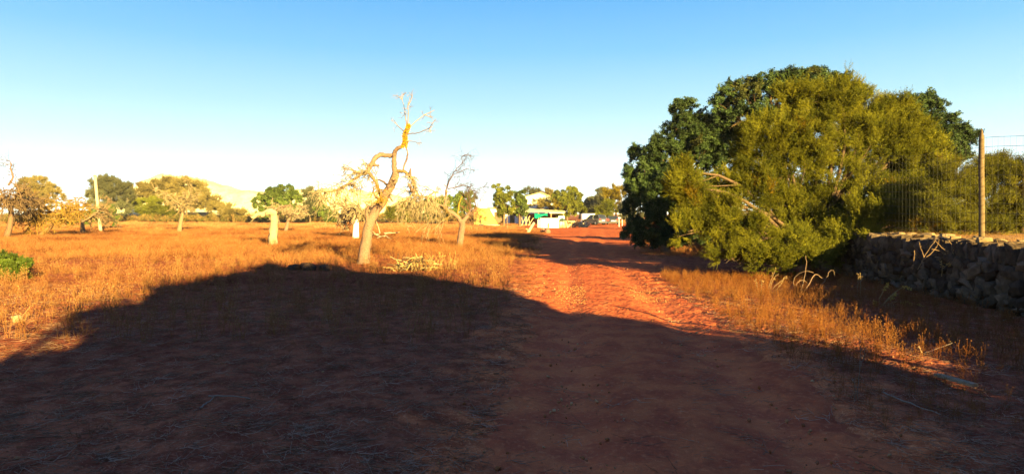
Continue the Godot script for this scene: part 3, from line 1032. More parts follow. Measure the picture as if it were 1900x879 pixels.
	var hook := px_limb(o, "branch", [[510, 398], [502, 393, -0.1], [494, 394, -0.15], [486, 398, -0.2], [478, 397, -0.25], [470, 403, -0.3], [464, 400, -0.3]], [11, 14, 10, 11, 7, 8, 3], d, foot, M.pale_bark, Color(0.95, 0.9, 0.85), 8, 0.015, 0.15)
	var arc := px_limb(o, "branch", [[508, 400], [509, 390, 0.1], [516, 385, 0.2], [528, 382, 0.2], [540, 381, 0.2]], [4, 4, 3, 3, 2], d, foot, M.bark, bark, 6)
	tw = Geo.new()
	twigs(tw, hook, 8, 0.4, 0.012, 0.0, pale, 0.3, 1)
	twigs(tw, arc, 6, 0.4, 0.010, 0.05, pale, 0.3, 1)
	part(o, "twigs", tw.mesh(M.twig), "stuff")

	# the tree left of the farm
	d = 32.2
	foot = on_ground(853, d)
	o = thing("dead_tree", "bare forked dead tree with arching thin branches left of the farmhouse", "tree", foot, grp)
	px_limb(o, "trunk", [[852, 460], [854, 446], [856, 430], [858, 416], [857, 408]], [13, 12, 12, 11, 10], d, foot, M.bark, bark * 0.95, 10)
	var f1 := px_limb(o, "branch", [[857, 414], [850, 404, -0.1], [841, 396, -0.2], [832, 391, -0.3], [826, 384, -0.4], [827, 366, -0.4], [828, 352, -0.3]], [9, 8, 8, 7, 6, 5, 4], d, foot, M.bark, bark, 8)
	var f2 := px_limb(o, "branch", [[858, 412], [866, 402, 0.2], [874, 394, 0.4], [884, 388, 0.6]], [9, 8, 6, 4], d, foot, M.bark, bark * 0.9, 8)
	px_limb(o, "lichen_branch", [[848, 402, -0.1], [850, 390, -0.1], [852, 376, 0.0], [858, 364, 0.1]], [3.5, 3.5, 3, 1.5], d, foot, M.twig, Color(0.2, 0.115, 0.02), 7, 0.02, 0.2)
	var f3 := px_limb(o, "branch", [[826, 384, -0.4], [815, 380, -0.6], [804, 376, -0.8], [797, 368, -0.9]], [5, 4, 3, 2], d, foot, M.bark, bark, 6)
	tw = Geo.new()
	var thin := Color(0.10, 0.066, 0.055)
	for a in [[[828, 352, -0.3], [832, 336, -0.2], [842, 324, 0.0], [855, 318, 0.2], [868, 312, 0.4], [882, 318, 0.5]], [[828, 352, -0.3], [836, 330, -0.4], [848, 312, -0.5], [858, 302, -0.5], [857, 292, -0.5], [864, 287, -0.5], [874, 290, -0.5]], [[831, 350, -0.3], [842, 348, 0.0], [856, 344, 0.2], [866, 345, 0.4], [876, 354, 0.5]], [[884, 388, 0.6], [880, 366, 0.7], [885, 354, 0.8], [898, 346, 0.9]], [[874, 394, 0.4], [872, 372, 0.4], [868, 358, 0.3], [874, 346, 0.2]]]:
		var pts := px_path(a, d, foot, 0.015)
		tw.tube(pts, taper(pts.size(), 0.028, 0.009), 5, thin)
		twigs(tw, pts, 34, 0.6, 0.007, 0.03, thin, 0.15, 1)
	twigs(tw, f2, 24, 0.8, 0.010, 0.10, Color(0.18, 0.095, 0.055), 0.3)
	twigs(tw, f1, 12, 0.4, 0.009, 0.08, gold, 0.4)
	twigs(tw, f3, 14, 0.6, 0.009, 0.2, pale, 0.1)
	part(o, "twigs", tw.mesh(M.twig), "stuff")

	# white painted trunk behind the tall tree
	foot = on_ground(659, 43.0)
	var h := 1.45
	bare_tree("dead_tree", "short dead tree with a white painted trunk behind the tallest dead tree", foot, PackedVector3Array([Vector3(0, -0.2, 0), Vector3(0.02, 0.5, 0), Vector3(0.06, 1.0, 0), Vector3(0.02, h, 0)]), 0.24, 7, 1.7, 0.75, 0.07, 13, 0.75, bark, pale, grp, M.twig, Color(0.7, 0.68, 0.62))
	foot = on_ground(331, 57.0)
	rng.seed = 412
	bare_tree("dead_tree", "pale forked dead tree in front of the low stone wall", foot, PackedVector3Array([Vector3(0, -0.2, 0), Vector3(0.1, 0.6, 0), Vector3(0.22, 1.2, 0), Vector3(0.35, 1.8, 0)]), 0.23, 6, 2.6, 1.5, 0.05, 11, 0.9, Color(1.15, 1.02, 0.85), Color(0.24, 0.17, 0.09), grp)
	foot = on_ground(530, 58.0)
	rng.seed = 415
	bare_tree("dead_tree", "small twiggy dead tree right of the broken pale trunk", foot, PackedVector3Array([Vector3(-0.1, -0.2, 0), Vector3(0.05, 0.5, 0), Vector3(0.2, 1.1, 0), Vector3(0.4, 1.6, 0)]), 0.2, 7, 1.9, 0.7, 0.08, 10, 0.8, bark, pale, grp)
	# the tangle at the left edge
	foot = on_ground(20, 42.0)
	rng.seed = 421
	var t1 := bare_tree("dead_tree", "twisted dead tree with a curled top at the left edge", foot, PackedVector3Array([Vector3(-0.4, -0.2, 0), Vector3(-0.1, 0.8, 0), Vector3(0.0, 1.6, 0), Vector3(-0.15, 2.3, 0)]), 0.2, 6, 2.1, 0.35, 0.08, 16, 0.95, Color(0.85, 0.7, 0.6), Color(0.15, 0.092, 0.055), grp)
	tw = Geo.new()
	var curl := px_path([[14, 344], [22, 328, 0.2], [18, 312, 0.3], [20, 304, 0.3], [14, 298, 0.4]], 42.0, foot, 0.02)
	tw.tube(curl, taper(curl.size(), 0.08, 0.02), 6, Color(0.13, 0.08, 0.06))
	twigs(tw, curl, 22, 0.8, 0.012, 0.06, Color(0.12, 0.075, 0.055), 0.15, 1)
	part(t1, "branch", tw.mesh(M.twig))
	foot = on_ground(88, 46.0)
	rng.seed = 431
	bare_tree("fallen_tree", "sprawling collapsed dead tree with golden lichen on tangled branches", foot, PackedVector3Array([Vector3(-0.6, 0.0, 0), Vector3(0.1, 0.6, 0), Vector3(0.5, 1.1, 0), Vector3(0.3, 1.6, 0)]), 0.19, 9, 2.6, 0.25, 0.10, 16, 1.0, Color(1.0, 0.8, 0.5), Color(0.22, 0.125, 0.03), grp)
	foot = on_ground(152, 52.0)
	rng.seed = 441
	bare_tree("dead_tree", "small dead tree with two rising limbs beside the wooden pole", foot, PackedVector3Array([Vector3(0, -0.2, 0), Vector3(0.02, 0.4, 0), Vector3(0.0, 0.8, 0), Vector3(0.0, 1.1, 0)]), 0.2, 4, 2.3, 1.1, 0.06, 16, 0.9, Color(1.05, 0.9, 0.78), Color(0.2, 0.125, 0.07), grp)
	# pole
	foot = on_ground(183, 60.0)
	o = thing("wooden_pole", "leaning pale wooden pole beside the dark round tree", "pole", foot)
	px_limb(o, "shaft", [[186, 432], [180, 380], [175, 326]], [6, 5, 5], 60.0, foot, M.wood, Color(1.3, 1.2, 1.0), 10, 0.0, 0.03)
	px_limb(o, "cap", [[175, 327], [174.8, 325]], [6, 5], 60.0, foot, M.wood, Color(0.7, 0.6, 0.5), 10, 0.0, 0.0)


# ---------------------------------------------------------------- trees and shrubs far behind
func build_far_trees() -> void:
	rng.seed = 501
	var spray := carob_spray(920, 0.12)
	var fine := olive_spray(921, 0.10, 5)
	var grp := "trees and shrubs behind the field"
	var dk := [Color(0.06, 0.062, 0.035), Color(0.11, 0.1, 0.055)]
	var gr := [Color(0.045, 0.065, 0.014), Color(0.09, 0.11, 0.02)]
	var br := [Color(0.12, 0.092, 0.034), Color(0.21, 0.15, 0.055)]
	var lm := [Color(0.075, 0.085, 0.012), Color(0.14, 0.13, 0.016)]
	var yl := [Color(0.13, 0.095, 0.008), Color(0.22, 0.15, 0.012)]
	var list := [
		["tree", "dark grey green round tree right of the leaning wooden pole", 205, 112, [[182, 350, 18, 18], [200, 348, 24, 20], [222, 362, 20, 24], [190, 375, 24, 22], [215, 390, 24, 18]], dk, fine],
		["tree", "small dark treetop just right of the dark round tree", 236, 132, [[236, 354, 8, 12], [238, 372, 10, 14]], dk, fine],
		["shrub", "olive shrub top behind the tangled dead branches at the left", 60, 118, [[48, 348, 16, 12], [70, 345, 18, 14], [90, 362, 22, 18], [60, 372, 30, 20]], br, fine],
		["shrub", "low bright green shrub under the small dead tree at the left", 150, 66, [[130, 407, 22, 8], [160, 404, 24, 9], [190, 396, 18, 12], [200, 408, 16, 8]], gr, spray],
		["shrub", "brown olive shrub high on the pale ridge slope", 275, 125, [[262, 352, 18, 9], [290, 350, 22, 11], [315, 345, 18, 11], [280, 365, 24, 10]], br, fine],
		["shrub", "bright olive green shrub between the two low stone walls", 285, 118, [[262, 384, 20, 10], [290, 382, 24, 15], [300, 398, 24, 12], [272, 398, 20, 10]], lm, fine],
		["tree", "brown green tree behind the pale forked dead tree", 345, 116, [[340, 345, 24, 12], [362, 352, 20, 14], [325, 362, 20, 16], [352, 372, 26, 18], [372, 375, 16, 16]], br, fine],
		["shrub", "brown shrub sloping down right of the low stone wall", 405, 114, [[388, 378, 20, 14], [405, 392, 22, 14], [425, 402, 18, 9], [445, 398, 12, 7]], br, fine],
		["tree", "rounded green tree behind the broken pale trunk", 515, 100, [[486, 376, 18, 13], [505, 364, 18, 13], [528, 358, 18, 11], [545, 370, 16, 15], [515, 380, 24, 16], [500, 394, 24, 10], [535, 392, 22, 12]], gr, spray],
		["tree", "dark narrow conifer right of the rounded green tree", 575, 104, [[570, 362, 13, 11], [578, 372, 15, 14], [580, 388, 18, 16], [572, 400, 18, 10]], dk, fine],
		["shrub", "bright green shrub at the foot of the narrow conifer", 603, 102, [[600, 394, 15, 12], [615, 402, 12, 9]], gr, spray],
		["shrub", "yellow green shrub right of the tallest dead tree", 738, 96, [[728, 396, 14, 9], [745, 390, 14, 12], [740, 402, 18, 7]], lm, fine],
		["shrub", "dark olive shrub between the tallest and the forked dead trees", 772, 100, [[762, 386, 16, 12], [780, 392, 18, 14], [768, 400, 22, 9]], dk, fine],
		["tree", "dark green tree behind hanging twigs left of the forked dead tree", 808, 98, [[798, 382, 16, 13], [815, 385, 16, 16], [805, 398, 22, 10]], gr, spray],
		["tree", "green tree behind the crown of the forked dead tree", 862, 92, [[845, 378, 16, 14], [865, 372, 18, 14], [866, 386, 14, 12], [852, 392, 18, 9]], gr, spray],
		["tree", "tall bright green tree in front of the farmhouse door", 935, 88, [[923, 356, 11, 13], [932, 366, 14, 16], [942, 378, 13, 18], [928, 386, 13, 14], [938, 396, 13, 10]], lm, spray],
		["tree", "narrow green tree against the left end of the white farmhouse", 964, 89, [[958, 364, 10, 9], [967, 366, 9, 11], [960, 382, 12, 16], [969, 386, 10, 16], [962, 397, 11, 10]], gr, spray],
		["tree", "small treetop above the left end of the farmhouse roof", 986, 140, [[982, 358, 9, 5], [993, 359, 7, 4], [988, 372, 10, 12]], dk, fine],
		["tree", "small treetop peeping over the right slope of the farmhouse roof", 1016, 142, [[1013, 359, 8, 5], [1022, 363, 8, 6], [1018, 376, 10, 12]], br, fine],
		["tree", "broad green tree behind the porch and wood pile", 1052, 96, [[1040, 366, 16, 10], [1056, 358, 14, 11], [1070, 370, 13, 14], [1035, 380, 18, 11], [1055, 382, 20, 14], [1072, 388, 13, 12], [1048, 394, 20, 8]], lm, spray],
		["shrub", "orange brown shrub against the farmhouse gable", 1001, 97, [[996, 380, 11, 6], [1008, 378, 12, 7], [1020, 376, 10, 7]], br, fine],
		["tree", "dark tree behind the white trailer", 1098, 124, [[1088, 388, 12, 13], [1103, 382, 14, 14], [1095, 398, 18, 9], [1116, 392, 14, 12]], dk, spray],
		["tree", "grey green treetop left of the yellow tree", 1122, 118, [[1118, 364, 10, 11], [1126, 372, 12, 14], [1120, 386, 14, 12]], dk, fine],
		["tree", "golden yellow round tree behind the parked cars", 1143, 108, [[1136, 360, 13, 11], [1150, 362, 13, 12], [1142, 374, 15, 9]], yl, fine],
		["tree", "olive tree lit low behind the dark parked car", 1128, 106, [[1118, 392, 9, 9], [1130, 385, 11, 11], [1140, 394, 11, 9], [1124, 402, 12, 6]], lm, fine],
		["tree", "dark shaded tree at the end of the track by the carob", 1165, 70, [[1160, 390, 12, 14], [1172, 380, 14, 18], [1178, 402, 16, 14]], dk, spray],
	]
	for a in list:
		var dd: float = a[3]
		var lo: Color = a[5][0]
		var hi: Color = a[5][1]
		leafy_tree("round_tree" if a[0] == "tree" else "field_shrub", a[1], a[0], a[2], dd, a[4], a[6], 11.0 if dd > 80 else 24.0, dd * 0.0056, lo, hi, 0.16 if a[0] == "tree" else 0.06, grp)
	# scrub that closes the field's far edge
	rng.seed = 545
	var tr := []
	var cols := PackedColorArray()
	for k in 9000:
		var px := rnd(-180.0, 900.0)
		var d := rnd(112.0, 134.0)
		var bump := 0.5 + 0.5 * n_patch.get_noise_2d(px * 0.35, 3.0)
		if rng.randf() > bump * 1.5:
			continue
		var p := on_ground(px, d)
		p.y += rng.randf() * (0.3 + 1.3 * bump * bump)
		var x := rdir()
		var up := (Vector3.UP + rdir() * 0.5).normalized()
		var sd := up.cross(x).normalized()
		tr.append(Transform3D(Basis(sd, up, sd.cross(up)).scaled(Vector3.ONE * rnd(1.6, 3.0)), p))
		cols.append([Color(0.14, 0.085, 0.028), Color(0.10, 0.08, 0.022), Color(0.2, 0.12, 0.045)][rng.randi() % 3] * rnd(0.8, 1.2))
	tag(many(self, "scrub", fine, tr, cols), "low brown scrub along the far edge of the field", "scrub")
	# the green bush near the left edge
	rng.seed = 540
	leafy_tree("mastic_bush", "bright green leafy bush cut by the left edge in dry grass", "bush", 8, 15.8, [[-14, 500, 36, 22], [12, 496, 26, 18], [34, 501, 20, 14], [8, 510, 38, 12]], M.carob_spray, 60.0, 0.18, Color(0.035, 0.056, 0.008), Color(0.085, 0.105, 0.013), 0.04)


# ---------------------------------------------------------------- the farm
func slab(parent: Node, called: String, ctr: Vector3, size: Vector3, m: Material, col: Color, b := Basis.IDENTITY) -> MeshInstance3D:
	var g := Geo.new()
	g.box(ctr, size, col, b)
	return part(parent, called, g.mesh(m))

func rough_wall(label: String, px0: float, px1: float, py_top: float, d: float) -> void:
	var a := on_ground(px0, d)
	var b := on_ground(px1, d)
	var foot := (a + b) * 0.5
	var top := EYE - (py_top - 397.0) / F * d
	var o := thing("field_wall", label, "wall", foot, "pale stone walls at the field edge")
	var g := Geo.new()
	var ss := []
	for k in 6:
		ss.append(stone_mesh(600 + k, 0.6, M.pale_stone, Color.WHITE * (0.9 + 0.06 * k)))
	var y := -0.1
	while y < top:
		var x := a.x
		while x < b.x:
			var l := rnd(0.35, 0.8)
			add_copy(g, ss[rng.randi() % 6], Transform3D(Basis(Vector3.BACK, rnd(-0.1, 0.1)) * Basis.from_scale(Vector3(l * 1.08, 0.42, 0.6)), Vector3(x + l * 0.5, y + 0.18, -d + rnd(-0.06, 0.06)) - foot))
			x += l
		y += 0.34
	part(o, "rubble", g.mesh(M.pale_stone), "stuff")

func build_farm() -> void:
	rng.seed = 610
	rough_wall("low pale stone wall left of the bright olive green shrub", 205, 268, 397, 122)
	rough_wall("low pale stone wall behind the pale forked dead tree", 312, 388, 396, 122)
	rough_wall("pale stone wall left of the rounded green tree", 428, 482, 390, 122)
	rough_wall("long low pale stone wall behind the tallest dead tree", 600, 770, 406, 116)
	var white := Color(1.05, 1.05, 1.05)
	# farmhouse
	var d := 104.0
	var k := d / F
	var foot := Vector3(4.2, 0, -d)
	var o := thing("farmhouse", "white farmhouse with a gabled end and dark doorways behind green trees", "house", foot)
	var g := Geo.new()
	g.extrude(PackedVector2Array([Vector2(1.75 - 4.2, -0.2), Vector2(6.75 - 4.2, -0.2), Vector2(6.75 - 4.2, 4.1), Vector2(4.6 - 4.2, 4.95), Vector2(1.75 - 4.2, 4.25)]), 0.0, -9.0, white)
	part(o, "gable_wall", g.mesh(M.plaster))
	var rf := Geo.new()
	rf.extrude(PackedVector2Array([Vector2(1.5 - 4.2, 4.2), Vector2(4.6 - 4.2, 4.98), Vector2(7.0 - 4.2, 4.03), Vector2(7.0 - 4.2, 4.17), Vector2(4.6 - 4.2, 5.13), Vector2(1.5 - 4.2, 4.34)]), 0.25, -9.2, Color(0.95, 0.82, 0.66))
	part(o, "roof", rf.mesh(M.pale_stone))
	for a in [[-1.5, 2.7], [1.4, 2.8]]:
		var wn := slab(o, "window", Vector3(a[0], a[1], 0.02), Vector3(0.8, 1.0, 0.06), M.plain, Color(0.30, 0.22, 0.14))
		slab(wn, "pane", Vector3(a[0], a[1], 0.045), Vector3(0.62, 0.82, 0.04), M.glass, Color.WHITE)
		slab(wn, "sill", Vector3(a[0], a[1] - 0.55, 0.08), Vector3(1.0, 0.09, 0.2), M.plaster, white)
	# low wing with doorways
	var doors := [[917.0, 934.0, 398.0], [946.0, 955.0, 397.0]]
	var x0 := (905.0 - 950.0) * k - 4.2
	var x1 := 1.72 - 4.2
	var edge := x0
	for q in doors:
		var a: float = (q[0] - 950.0) * k - 4.2
		var b: float = (q[1] - 950.0) * k - 4.2
		slab(o, "pier", Vector3((edge + a) * 0.5, 1.2, -0.25), Vector3(a - edge, 2.6, 0.5), M.plaster, white)
		slab(o, "lintel", Vector3((a + b) * 0.5, 2.2, -0.25), Vector3(b - a - 0.004, 0.6, 0.49), M.plaster, white)
		var dr := slab(o, "door", Vector3((a + b) * 0.5, 0.95, -0.42), Vector3(b - a - 0.02, 1.9, 0.06), M.wood, Color(0.35, 0.3, 0.28))
		slab(dr, "handle", Vector3(b - 0.15, 1.0, -0.37), Vector3(0.05, 0.14, 0.05), M.metal, Color.WHITE)
		edge = b
	slab(o, "pier", Vector3((edge + x1) * 0.5, 1.2, -0.25), Vector3(x1 - edge, 2.6, 0.5), M.plaster, white)
	slab(o, "back_wall", Vector3((x0 + x1) * 0.5, 1.2, -5.0), Vector3(x1 - x0, 2.6, 0.4), M.plaster, white)
	slab(o, "side_wall", Vector3(x0 + 0.2, 1.2, -2.65), Vector3(0.4, 2.6, 4.29), M.plaster, white)
	slab(o, "wing_roof", Vector3((x0 + x1) * 0.5, 2.6, -2.5), Vector3(x1 - x0 + 0.2, 0.18, 5.6), M.pale_stone, Color(0.9, 0.8, 0.7))
	# porch
	d = 94.0
	foot = Vector3(4.8, 0, -d)
	o = thing("porch", "low porch roof of pale sheets on posts in front of the farmhouse", "porch", foot)
	var slope := Basis(Vector3.RIGHT, 0.13)
	for i in 9:
		var x := -2.65 + i * 0.66
		slab(o, "roof_sheet", Vector3(x, 2.3 + 0.02 * (i % 2), -3.0), Vector3(0.68, 0.05, 6.6), M.pale_stone, Color.WHITE * rnd(0.9, 1.25), slope)
	for x in [-2.7, -0.9, 0.9, 2.7]:
		slab(o, "post", Vector3(x, 0.85, -0.1), Vector3(0.12, 1.9, 0.12), M.wood, Color(0.8, 0.75, 0.7))
	slab(o, "beam", Vector3(1.75, 1.76, 0.0), Vector3(2.2, 0.12, 0.1), M.plaster, white)
	slab(o, "back_board", Vector3(0.2, 0.8, -5.5), Vector3(5.2, 1.7, 0.1), M.wood, Color(0.4, 0.33, 0.28))
	slab(o, "bench", Vector3(1.7, 0.75, -0.9), Vector3(2.2, 0.35, 0.4), M.wood, Color(1.2, 0.9, 0.55))
	# tarpaulin
	foot = Vector3(4.2, 0, -93.5)
	o = thing("green_tarpaulin", "turquoise green tarpaulin hanging under the porch roof", "tarpaulin", foot)
	g = Geo.new()
	var gx := 14
	for j in 6:
		for i in gx:
			var u := i / float(gx - 1)
			var w := j / 5.0
			g.vert(Vector3(-0.95 + u * 1.9, 1.72 - w * 0.72 * (0.7 + 0.3 * sin(u * 5.0 + 1.0)) - 0.1 * sin(u * PI), 0.06 * sin(u * 18.0 + w) + w * 0.1), Vector3.BACK, Color(0.006, 0.14, 0.115))
	for j in 5:
		for i in gx - 1:
			var a := j * gx + i
			g.tri(a, a + 1, a + gx); g.tri(a + 1, a + gx + 1, a + gx)
	part(o, "cloth", g.mesh(M.plain))
	for s in [-0.95, 0.95]:
		var r := Geo.new()
		r.tube(PackedVector3Array([Vector3(s, 1.7, 0), Vector3(s * 1.1, 2.0, 0)]), PackedFloat32Array([0.012, 0.012]), 5, Color(0.3, 0.25, 0.2))
		part(o, "rope", r.mesh(M.plain))
	# white trough
	foot = Vector3(4.5, 0, -77.0)
	o = thing("white_tank", "white walled water tank in front of the porch", "tank", foot)
	slab(o, "body", Vector3(0, 0.5, -0.7), Vector3(2.2, 1.1, 1.4), M.plaster, Color(1.15, 1.15, 1.15))
	slab(o, "rim", Vector3(0, 1.08, -0.7), Vector3(2.3, 0.07, 1.5), M.plaster, Color(1.0, 1.0, 1.0))
	slab(o, "end_block", Vector3(-1.28, 0.45, -0.7), Vector3(0.34, 1.0, 1.2), M.plaster, Color(0.55, 0.52, 0.56))
	slab(o, "pipe", Vector3(-0.15, 0.25, 0.06), Vector3(0.12, 0.5, 0.1), M.plain, Color(0.05, 0.09, 0.05))
	# covered heap
	foot = Vector3(6.05, 0, -78.0)
	o = thing("covered_log_heap", "log heap under a dark green cover right of the white tank", "heap", foot)
	g = Geo.new()
	for j in 9:
		for i in 9:
			var u := i / 8.0 * 2.0 - 1.0
			var w := j / 8.0 * 2.0 - 1.0
			var h := 0.35 + 0.75 * sqrt(maxf(0.0, 1.0 - u * u)) * sqrt(maxf(0.0, 1.0 - 0.8 * w * w)) + rnd(-0.03, 0.03)
			g.vert(Vector3(u * 0.55, h, w * 0.6), Vector3(u, 1.0, w).normalized(), Color(0.035, 0.055, 0.045))
	for j in 8:
		for i in 8:
			var a := j * 9 + i
			g.tri(a, a + 1, a + 9); g.tri(a + 1, a + 10, a + 9)
	part(o, "cover", g.mesh(M.plain))
	for i in 9:
		var r := Geo.new()
		var x := -0.55 + i * 0.14
		r.tube(PackedVector3Array([Vector3(x, -0.05, 0.75 + rnd(-0.1, 0.1)), Vector3(x * 0.8 + rnd(-0.1, 0.1), rnd(0.5, 0.8), 0.5)]), PackedFloat32Array([0.07, 0.06]), 7, [Color(1.2, 1.0, 0.8), Color(0.8, 0.5, 0.36), Color(1.5, 1.4, 1.3)][i % 3], 0.06)
		part(o, "log", r.mesh(M.wood))
	# board pile
	foot = Vector3(8.1, 0, -78.5)
	o = thing("board_pile", "untidy pile of pale yellow boards and timber beside the car", "pile", foot)
	for i in 46:
		var u := rnd(-1, 1)
		var h := (1.0 - 0.55 * (u + 1.0) * 0.5) * 1.05
		var ctr := Vector3(u * 1.25, rnd(0.08, maxf(0.15, h * 0.75)), rnd(-0.4, 0.5))
		var b := Basis(Vector3.UP, rnd(-0.7, 0.7)) * Basis(Vector3.BACK, rnd(-0.5, 1.1))
		slab(o, "board", ctr, Vector3(rnd(0.5, 1.0), rnd(0.06, 0.16), rnd(0.08, 0.16)), M.wood, [Color(1.5, 1.3, 0.85), Color(1.2, 1.05, 0.7), Color(1.7, 1.6, 1.3), Color(0.8, 0.55, 0.4)][i % 4], b)
	foot = Vector3(6.15, 0, -80.5)
	o = thing("white_cabinet", "white cabinet standing behind the covered log heap", "cabinet", foot)
	slab(o, "body", Vector3(0, 0.68, 0), Vector3(0.75, 1.36, 0.6), M.paint, Color(0.6, 0.6, 0.58))
	slab(o, "door", Vector3(0, 0.66, 0.315), Vector3(0.68, 1.2, 0.02), M.paint, Color(0.66, 0.66, 0.64))
	# leaning poles by the house
	foot = Vector3(1.9, 0, -92.0)
	o = thing("pole_stack", "pale poles leaning together left of the porch", "poles", foot)
	for i in 6:
		var r := Geo.new()
		var x := -0.6 + i * 0.25
		r.tube(PackedVector3Array([Vector3(x, -0.05, 0.3), Vector3(x + (0.75 if i % 2 == 0 else -0.2), rnd(0.9, 1.35), -0.2)]), PackedFloat32Array([0.06, 0.045]), 7, Color(1.3, 1.1, 0.85), 0.04)
		part(o, "pole", r.mesh(M.wood))
	# leaning post in the field by the track
	foot = on_ground(979, 57.0)
	o = thing("leaning_post", "pale post leaning right in the grass before the white tank", "post", foot)
	px_limb(o, "shaft", [[978, 434], [984, 424], [991, 413]], [6, 5.5, 5], 57.0, foot, M.wood, Color(1.7, 1.55, 1.25), 8, 0.0, 0.05)
	px_limb(o, "brace", [[976, 424], [981, 428], [982, 430]], [2, 2, 2], 57.0, foot, M.wood, Color(0.9, 0.8, 0.6), 6, 0.0, 0.05)
	foot = on_ground(941, 72.0)
	o = thing("marker_stake", "thin dark stake in the grass before the tall green tree", "stake", foot)
	px_limb(o, "shaft", [[941, 424], [941, 402]], [1.6, 1.4], 72.0, foot, M.wood, Color(0.5, 0.4, 0.35), 6, 0.0, 0.0)
	slab(o, "plate", Vector3(0, 0.85, 0.06), Vector3(0.18, 0.22, 0.03), M.plain, Color(0.09, 0.06, 0.04))
	# yellow shed
	d = 86.0
	foot = Vector3((900.0 - 950.0) / F * d, 0, -d)
	o = thing("yellow_shed", "yellow rendered shed with a sloping right side left of the farmhouse", "shed", foot)
	g = Geo.new()
	var kk := d / F
	g.extrude(PackedVector2Array([Vector2(-21 * kk, -0.2), Vector2(24 * kk, -0.2), Vector2(22 * kk, 0.4), Vector2(6 * kk, 2.35), Vector2(-16 * kk, 2.42), Vector2(-21 * kk, 2.1)]), 0.0, -4.0, Color(0.5, 0.37, 0.13))
	part(o, "wall", g.mesh(M.plaster))
	slab(o, "ledge", Vector3(6 * kk, 0.08, 0.3), Vector3(42 * kk, 0.26, 0.6), M.pale_stone, Color(1.1, 1.0, 0.85))
	leafy_tree("field_shrub", "orange brown shrub in front of the yellow shed", "shrub", 892, 84.5, [[888, 402, 5, 5], [895, 406, 6, 6]], M.olive_spray, 12.0, 0.3, Color(0.16, 0.09, 0.02), Color(0.24, 0.14, 0.03), 0.05, "trees and shrubs behind the field")
	foot = on_ground(893, 76.0)
	o = thing("trough", "small dark trough in the grass before the yellow shed", "trough", foot)
	slab(o, "basin", Vector3(0, 0.2, 0), Vector3(0.5, 0.42, 0.4), M.plain, Color(0.05, 0.045, 0.045))
	slab(o, "rim", Vector3(0, 0.43, 0), Vector3(0.56, 0.05, 0.46), M.plain, Color(0.09, 0.08, 0.08))
	# stand under the dark trees
	foot = on_ground(1152, 82.0)
	o = thing("white_stand", "small white shelf stand under the dark trees at the end of the track", "stand", foot)
	slab(o, "shelf", Vector3(0, 1.15, 0), Vector3(0.62, 0.16, 0.3), M.paint, Color(0.7, 0.7, 0.7))
	slab(o, "shelf", Vector3(-0.1, 1.6, 0), Vector3(0.3, 0.12, 0.3), M.paint, Color(0.6, 0.6, 0.62))
	for s in [-0.2, 0.2]:
		slab(o, "leg", Vector3(s, 0.53, 0), Vector3(0.06, 1.1, 0.06), M.paint, Color(0.5, 0.5, 0.5))
	slab(o, "upright", Vector3(-0.1, 1.38, -0.05), Vector3(0.06, 0.32, 0.06), M.paint, Color(0.5, 0.5, 0.5))
	for a in [[1008, 430.5, "dark red stone beside the track left of its twin"], [1016, 431.0, "dark red stone beside the track right of its twin"]]:
		var dd: float = EYE * F / (a[1] - 397.0)
		o = thing("boulder", a[2], "stone", on_ground(a[0], dd), "dark stones at the track edge")
		var s := part(o, "stone", stone_mesh(int(a[0]), 0.3, M.stone, Color(0.8, 0.45, 0.35)))
		s.transform = Transform3D(Basis(Vector3.UP, 0.6) * Basis.from_scale(Vector3(0.42, 0.5, 0.4)), Vector3(0, 0.16, 0))


# ---------------------------------------------------------------- vehicles
func wheel(parent: Node, ctr: Vector3, r: float) -> void:
	var t := Geo.new()
	var h := 0.1
	for s in 20:
		var a := TAU * s / 20.0
		var b := TAU * (s + 1) / 20.0
		var p := Vector3(0, sin(a), cos(a)) * r
		var q := Vector3(0, sin(b), cos(b)) * r
		var p2 := p * 0.62
		var q2 := q * 0.62
		t.quad(ctr + p + Vector3(-h, 0, 0), ctr + q + Vector3(-h, 0, 0), ctr + q + Vector3(h, 0, 0), ctr + p + Vector3(h, 0, 0), Color(0.02, 0.02, 0.02))
		for sx in [-h, h]:
			t.quad(ctr + p + Vector3(sx, 0, 0), ctr + q + Vector3(sx, 0, 0), ctr + q2 + Vector3(sx, 0, 0), ctr + p2 + Vector3(sx, 0, 0), Color(0.025, 0.025, 0.025))
	var w := part(parent, "wheel", t.mesh(M.plain))
	var g := Geo.new()
	for s in 10:
		var a := TAU * s / 10.0
		var b := TAU * (s + 1) / 10.0
		for sx in [-h * 0.8, h * 0.8]:
			g.face(ctr + Vector3(sx, 0, 0), ctr + Vector3(sx, sin(a) * r * 0.62, cos(a) * r * 0.62), ctr + Vector3(sx, sin(b) * r * 0.62, cos(b) * r * 0.62), Color(0.45, 0.45, 0.46) if s % 2 else Color(0.2, 0.2, 0.2))
	part(w, "rim", g.mesh(M.paint))

